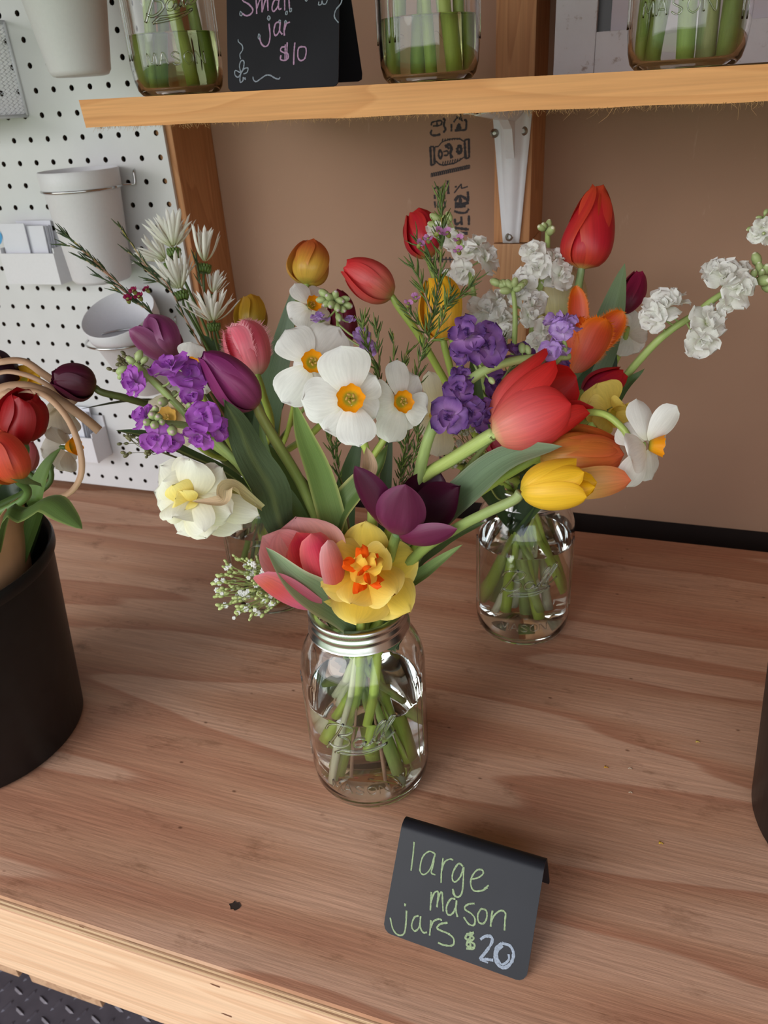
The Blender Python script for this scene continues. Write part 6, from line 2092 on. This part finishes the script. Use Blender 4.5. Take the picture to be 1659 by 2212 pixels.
stock('tallest white stock, ending in green buds beside the red tulip', [(1183, 498, .62), (1182, 540, .62), (1175, 590, .62), (1162, 640, .62), (1150, 720, .63), (1130, 860, .66)], VR,
      [(1152, 548, .612, 30, (-.4, .4, .8)), (1162, 580, .61, 30, (-.3, 0, .9)), (1200, 560, .615, 30, (.3, .4, .7)), (1208, 596, .612, 32, (.5, -.1, .8)), (1135, 600, .615, 24, (-.6, .2, .7)), (1130, 625, .61, 30, (-.2, .2, .9)), (1152, 655, .61, 28, (.3, -.3, .9)), (1190, 600, .618, 24, (0, 0, 1)), (1172, 716, .60, 28, (.3, 0, .9)), (1160, 745, .60, 30, (0, .2, .9)), (1190, 748, .605, 28, (.5, 0, .9))],
      [(1190, 498, .612, 10), (1170, 492, .615, 8), (1176, 488, .615, 7), (1185, 486, .618, 8)], key='white', cols=WHIT, group=GR, seed=21, stem_r=.0030)
stock('short white stock with a cluster of green buds, below the bracket', [(1108, 628, .60), (1112, 660, .60), (1112, 720, .605), (1106, 800, .62), (1100, 900, .65)], VR,
      [(1120, 640, .605, 24, (0, .3, .9)), (1140, 680, .60, 26, (.5, 0, .8)), (1148, 660, .603, 24, (.6, .4, .7)), (1070, 740, .61, 26, (-.3, 0, .9)), (1090, 720, .615, 24, (-.3, .3, .9))],
      [(1092, 628, .60, 9), (1070, 610, .605, 9), (1082, 614, .605, 9), (1100, 614, .60, 8), (1112, 610, .597, 8), (1124, 618, .598, 8), (1130, 612, .60, 8), (1090, 612, .604, 8), (1118, 624, .598, 7)], key='white', cols=WHIT, group=GR, seed=22, stem_r=.0024)
stock('long arching white stock reaching to the right edge', [(1652, 596, .535), (1625, 610, .535), (1588, 620, .535), (1540, 648, .54), (1500, 680, .545), (1450, 712, .55), (1405, 752, .56), (1345, 822, .58), (1270, 930, .62)], VR,
      [(1565, 600, .525, 44, (-.2, .4, .9)), (1590, 624, .522, 42, (.2, -.3, .9)), (1548, 588, .53, 34, (-.6, .5, .6)), (1600, 590, .53, 30, (.5, .6, .7)), (1430, 665, .54, 42, (-.2, .5, .8)), (1450, 650, .542, 34, (.4, .7, .6)), (1412, 686, .54, 32, (-.6, -.1, .8)), (1524, 700, .535, 42, (.3, .2, .9)), (1512, 734, .535, 38, (.0, -.5, .8)), (1540, 685, .54, 30, (.8, .4, .6)), (1572, 650, .53, 24, (0, -.8, .5))],
      [(1634, 560, .53, 11), (1640, 578, .53, 9), (1650, 606, .525, 13), (1655, 582, .53, 10), (1645, 590, .53, 8), (1658, 620, .53, 11), (1628, 592, .53, 8)], key='white', cols=WHIT, group=GR, seed=23, stem_r=.0028)
t = stock("white double blossoms of a spray entering at the right edge", [(1648, 470, .50), (1672, 510, .50), (1720, 580, .51), (1760, 760, .54), (1740, 1100, .60)], None,
      [(1646, 492, .495, 22, (-.1, .2, 1)), (1634, 508, .497, 18, (-.5, -.2, .9)), (1656, 510, .497, 20, (.2, -.3, .9))],
      [(1640, 470, .50, 5), (1648, 476, .50, 5), (1619, 494, .50, 5), (1654, 458, .50, 5), (1650, 504, .49, 4)], key='white', cols=WHIT, seed=24, stem_r=.0008, stem_end=[(BKR.x - .02, BKR.y + .02, TT + .19), (BKR.x, BKR.y, TT + .008)])
t = empty('tulip_foliage', PD(1110, 1300, .77), 'dark broad leaves behind the fringed tulip in the back right jar', 'foliage')
leaf(t, [(1115, 1150, .73), (1190, 980, .67), (1260, 850, .63), (1310, 720, .61), (1350, 568, .60)], 74, C3(50, 68, 48), C3(112, 134, 92), nrm=CV(-.5, .1, 1), fold=.25, seed=30, peak=.62, label='pointed leaf above the fringed tulip')
leaf(t, [(1115, 1150, .735), (1170, 1000, .68), (1240, 900, .64), (1300, 800, .62), (1310, 700, .615)], 84, C3(46, 64, 44), C3(60, 80, 54), fold=.2, seed=31)
leaf(t, [(1110, 1150, .735), (1050, 990, .70), (1030, 850, .69), (1020, 760, .69)], 44, C3(60, 80, 46), C3(84, 106, 60), fold=.2, seed=32)
leaf(t, [(1115, 1150, .73), (1260, 980, .64), (1340, 850, .58), (1392, 796, .565)], 26, C3(70, 92, 50), C3(84, 110, 62), fold=.2, seed=33, wave=.1)
leaf(t, [(1110, 1150, .735), (1010, 1020, .68), (930, 960, .64)], 30, C3(60, 80, 46), C3(74, 96, 56), fold=.2, seed=34)
sprig('dark needle sprig deep between the two right-hand jars', [[(1085, 730, .60), (1075, 790, .61), (1050, 860, .63), (1040, 960, .67)], [(1050, 760, .60), (1058, 820, .615), (1050, 870, .63)], [(1120, 750, .60), (1095, 810, .61), (1065, 870, .63)]], needle_px=30, dens=1.0, ncol=(C3(110, 124, 60), C3(66, 82, 44)), vase=VR, seed=12)
gyps("sparse baby's breath deep inside the right-hand bouquet", (1010, 960, .63), (50, 60), 26, [(1040, 1010, .65), (1080, 1080, .70)], vase=VR, seed=9, group=None)


# ------------------------------------------------------------------ LEFT BUCKET: wrapped tulips
def bag():
    t = empty('kraft_sleeve', BKL + Vector((0, 0, 0.004)), 'kraft paper sleeve standing inside the left bucket', 'paper wrap')
    b = MB()
    n = 40
    vs = []
    for i, (z, r) in enumerate([(0.004, .060), (.10, .072), (.17, .082), (.212, .090)]):
        for k in range(n):
            a = 2 * PI * k / n
            rr = r * (1 + .05 * math.sin(a * 3 + .5)) - (0.008 if abs(((a + 1.2) % (2 * PI)) - PI) < .12 else 0)
            zz = z + (0.016 * math.sin(a * 2 + 1.0) + 0.008 * math.sin(a * 5) if i == 3 else 0)
            vs.append((rr * math.cos(a), rr * math.sin(a), zz))
    b.add(vs, [(i * n + k, i * n + (k + 1) % n, (i + 1) * n + (k + 1) % n, (i + 1) * n + k) for i in range(3) for k in range(n)])
    o = b.build('paper_wall', M_KRAFT, None, origin=(0, 0, 0)); o.parent = t
    md = o.modifiers.new('s', 'SOLIDIFY'); md.thickness = 0.0006
    def ribbon(pts, wpx, nrm, seed):
        P = catmull([BKL + Vector((-.055 + .01 * seed, .03 - .02 * seed, .12)), BKL + Vector((-.06, .02 - .02 * seed, .22))] + [PD(*p) for p in pts], 40)
        w0 = wpx * pts[0][2] / F / 2
        vs = []
        for i, p in enumerate(P):
            tg = P[min(i + 1, 40)] - P[max(i - 1, 0)]
            q = i / 40
            nn = (nrm + CV(.35 * math.sin(q * 3 + seed), 0, 0)).normalized()
            s = tg.cross(nn).normalized()
            vs += [p - s * w0, p + s * w0, p + s * w0 - nn * .0005, p - s * w0 - nn * .0005]
        fs = []
        for i in range(40):
            a = 4 * i
            for j in range(4):
                fs.append((a + j, a + (j + 1) % 4, a + 4 + (j + 1) % 4, a + 4 + j))
        b = MB(); b.add(vs, fs)
        b.build('paper_handle', M_KRAFTD, t)
    ribbon([(-60, 900, 0.610), (-10, 845, 0.610), (40, 832, 0.610), (90, 842, 0.610), (140, 872, 0.610), (185, 905, 0.616), (214, 930, 0.622)], 21, CV(.0, .45, 1), 0)
    ribbon([(-40, 800, 0.659), (0, 782, 0.659), (50, 780, 0.659), (90, 805, 0.647), (130, 835, 0.634), (165, 870, 0.628)], 16, CV(.1, .4, 1), 1)
    ribbon([(-30, 880, 0.610), (30, 845, 0.598), (90, 850, 0.592), (140, 895, 0.586), (170, 960, 0.586), (176, 1020, 0.592), (155, 1060, 0.598), (118, 1078, 0.610), (60, 1110, 0.622)], 13, CV(.5, .2, 1), 2)
    ribbon([(-60, 840, 0.634), (0, 805, 0.634), (50, 808, 0.634), (100, 830, 0.634), (150, 870, 0.634)], 11, CV(.1, .4, 1), 3)
bag()
VB = Vase(BKL, 0.035, 0.04, 0.20, 0.008, 11)
GB = 'flowers in the left bucket'
tulip('round deep red tulip in the left bucket under the paper handles', (46, 950, 0.610), (52, 848, 0.586), 54, [(0, C3(150, 40, 24)), (.4, C3(170, 22, 26)), (1, C3(176, 28, 34))], edge=C3(150, 16, 24), stempts=[(42, 1000, 0.622)], vase=VB, roll=.1, close=.42, group=GB, seed=40, pw=(.42, 4))
tulip('orange-red tulip at the left edge below the deep red one', (40, 1040, 0.580), (-20, 935, 0.561), 50, [(0, C3(226, 150, 60)), (.3, C3(226, 90, 60)), (.8, C3(214, 60, 46)), (1, C3(210, 70, 50))], edge=C3(236, 110, 80), stempts=[(50, 1080, 0.598)], vase=VB, roll=.6, close=.45, group=GB, seed=41, pw=(.42, 4))
tulip('near-black tulip cut off by the left edge behind the handles', (20, 850, 0.683), (-20, 760, 0.683), 46, [(0, C3(46, 16, 30)), (1, C3(50, 16, 34))], stempts=[(30, 950, 0.683)], vase=VB, roll=.2, close=.4, group=GB, seed=42)
tulip('small pink tulip tucked under the deep red one', (60, 1020, 0.647), (62, 952, 0.647), 24, [(0, C3(200, 120, 110)), (1, C3(206, 96, 110))], stempts=[(62, 1060, 0.647)], vase=VB, roll=.2, close=.4, group=GB, seed=43)
narcissus('yellow daffodil behind the paper handles', (52, 822, 0.683), (0, .3, 1), [(20, 800, 0, 50), (52, 788, 0, 50), (84, 806, 0, 46), (80, 842, 0, 40), (36, 850, 0, 40)], 16, stops=[(0, C3(226, 170, 30)), (1, C3(232, 184, 50))], stempts=[(60, 900, 0.683)], vase=VB, group=GB, seed=15, stamens=False)
narcissus('white narcissus with orange cup beneath the wide paper handle', (128, 872, 0.653), (.3, .8, .6), [(96, 880, 0, 50), (116, 940, -.01, 60), (160, 900, 0, 50), (150, 936, -.01, 60), (100, 915, 0, 56)], 24, cup_len=.5, stops=[(0, C3(226, 216, 190)), (1, C3(228, 220, 206))], stempts=[(110, 960, 0.659), (90, 1040, 0.659)], vase=VB, group=GB, seed=16, stamens=False)
narcissus('white narcissus facing right through the paper handle loop', (146, 966, 0.634), (1, .1, .4), [(112, 922, 0, 56), (90, 968, 0, 56), (122, 1010, -.01, 50), (158, 1020, 0, 46), (140, 930, .01, 40), (168, 990, .01, 40)], 20, cup_len=.6, stops=[(0, C3(224, 214, 196)), (1, C3(226, 220, 210))], stempts=[(110, 1000, 0.647), (90, 1060, 0.647)], vase=VB, group=GB, seed=17, stamens=False)
t = empty('tulip_foliage', BKL + Vector((0, 0, .01)), 'tulip leaves curling out over the rim of the left bucket', 'foliage')
leaf(t, [BKL + Vector((0.01, -0.01, .05)), (0, 1140, 0.580), (50, 1105, 0.573), (100, 1080, 0.567), (140, 1108, 0.555), (178, 1143, 0.543)], 66, C3(70, 96, 48), C3(96, 122, 64), nrm=CV(-.2, .9, .6), fold=-.25, seed=40, peak=.55, edge=C3(150, 166, 96))
leaf(t, [BKL + Vector((0.01, -0.01, .05)), (70, 1140, 0.634), (80, 1070, 0.622), (102, 1010, 0.610), (133, 966, 0.598)], 44, C3(70, 96, 46), C3(110, 140, 64), fold=.3, seed=41)
leaf(t, [(90, 1050, 0.592), (50, 1035, 0.573), (15, 1010, 0.564), (5, 975, 0.561)], 26, C3(110, 136, 84), C3(130, 150, 96), fold=.3, seed=42)
leaf(t, [BKL + Vector((0.01, -0.01, .05)), (40, 1150, 0.659), (20, 1060, 0.659), (10, 980, 0.659)], 60, C3(40, 58, 34), C3(50, 70, 40), fold=.3, seed=43)
leaf(t, [BKL + Vector((0.01, -0.01, .05)), (70, 1150, 0.659), (60, 1060, 0.659), (76, 990, 0.659)], 40, C3(46, 66, 38), C3(56, 78, 44), fold=.3, seed=44)

# ------------------------------------------------------------------ cut stems standing in the shelf jars
def cut_stem(label, J, tops, group):
    """tops: (x_bottom, y_bottom, x_top, y_top, radius, colour)"""
    for i, (xb, yb, xt, yt, r, c, lab) in enumerate(tops):
        p0 = J + Vector((xt, yt, 0.17)); p1 = J + Vector((xb, yb, 0.0065))
        mid_ = p0.lerp(p1, .5) + Vector((.003 * math.sin(i * 2.1), .002, 0))
        q = J + Vector((xt * .9, yt * .9, .125)); q.x = J.x + max(-.022, min(.022, xt)); q.y = J.y + max(-.02, min(.02, yt))
        t = empty('cut_stem', p1, lab + ' ' + label, 'stem', group)
        b = MB()
        b.tube(catmull([q + Vector((0, 0, .03)), q, mid_, p1], 24), r, 10, lambda u: mix(c, mix(c, G_PALE, .4), u))
        b.build('stalk', M_STEM, t)
        bb = MB()
        bb.tube([p1 + Vector((0, 0, .0002)), p1 + Vector((0, 0, -.0006))], r * .93, 10, C3(196, 206, 140))
        bb.build('cut_end', M_STEM, t)
gs = C3(140, 158, 70); gd = C3(96, 118, 50)
cut_stem('in the small jar at the left end of the shelf', SJ1, [(-.022, -.004, -.006, 0, .0048, gs, 'leftmost thick green stem'), (-.017, .006, .0, .006, .0046, gd, 'darker green stem'), (.020, -.014, -.004, -.008, .0050, C3(170, 186, 90), 'pale ridged stem slanting right'), (.023, .006, .006, .002, .0046, gs, 'rightmost green stem'), (-.010, -.018, -.012, -.004, .0030, gd, 'slim green stem')], None)
cut_stem('in the small jar between tag and stud', SJ2, [(-.020, -.012, -.014, -.006, .0048, gd, 'dark green stem with round cut end'), (-.008, .004, -.004, .0, .0040, gs, 'leftward green stem'), (.004, -.01, -.002, -.01, .0035, gs, 'slim middle stem'), (.017, -.004, -.004, -.004, .0052, C3(176, 190, 100), 'pale thick stem slanting right'), (.022, .006, .010, .004, .0040, gs, 'rightmost stem')], None)
cut_stem('in the small jar before the white frame', SJ3, [(-.024, -.006, -.016, -.004, .0042, gs, 'leftmost green stem'), (-.018, -.014, -.008, -.010, .0048, gd, 'second green stem from the left'), (.0, -.016, -.002, -.010, .0050, C3(150, 176, 80), 'split green stem in the middle'), (.010, .0, .004, .002, .0050, C3(206, 204, 160), 'pale whitish stem'), (.021, -.006, .016, -.004, .0056, C3(150, 174, 104), 'thick grey-green stem'), (.024, .006, .020, .004, .0044, gs, 'rightmost green stem')], None)

# ------------------------------------------------------------------ crumbs on the table
for i, (px, py, c, w) in enumerate([(1306, 1658, C3(226, 176, 50), 'right of the front jar'), (1424, 1822, C3(226, 190, 60), 'nearest the right bucket'), (1504, 1603, C3(216, 190, 90), 'beside the foot of the right bucket'), (1358, 1712, C3(220, 206, 180), 'pale, below the others'), (1357, 1660, C3(220, 206, 180), 'pale, between the yellow ones')]):
    p = PA(2, TT + 0.0006, px, py)
    b = MB()
    b.tube([p, p + Vector((.0014, .0008, .0005)), p + Vector((.0028, .0002, 0))], 0.0004, 5, c)
    if i < 3: b.tube([p + Vector((0, 0, 0)), p + Vector((.0004, .0018, .0002))], 0.0005, 5, c)
    tag(b.build('petal_crumb', M_PETAL), 'tiny fallen flower crumb on the plywood, ' + w, 'debris', 'crumbs on the table')
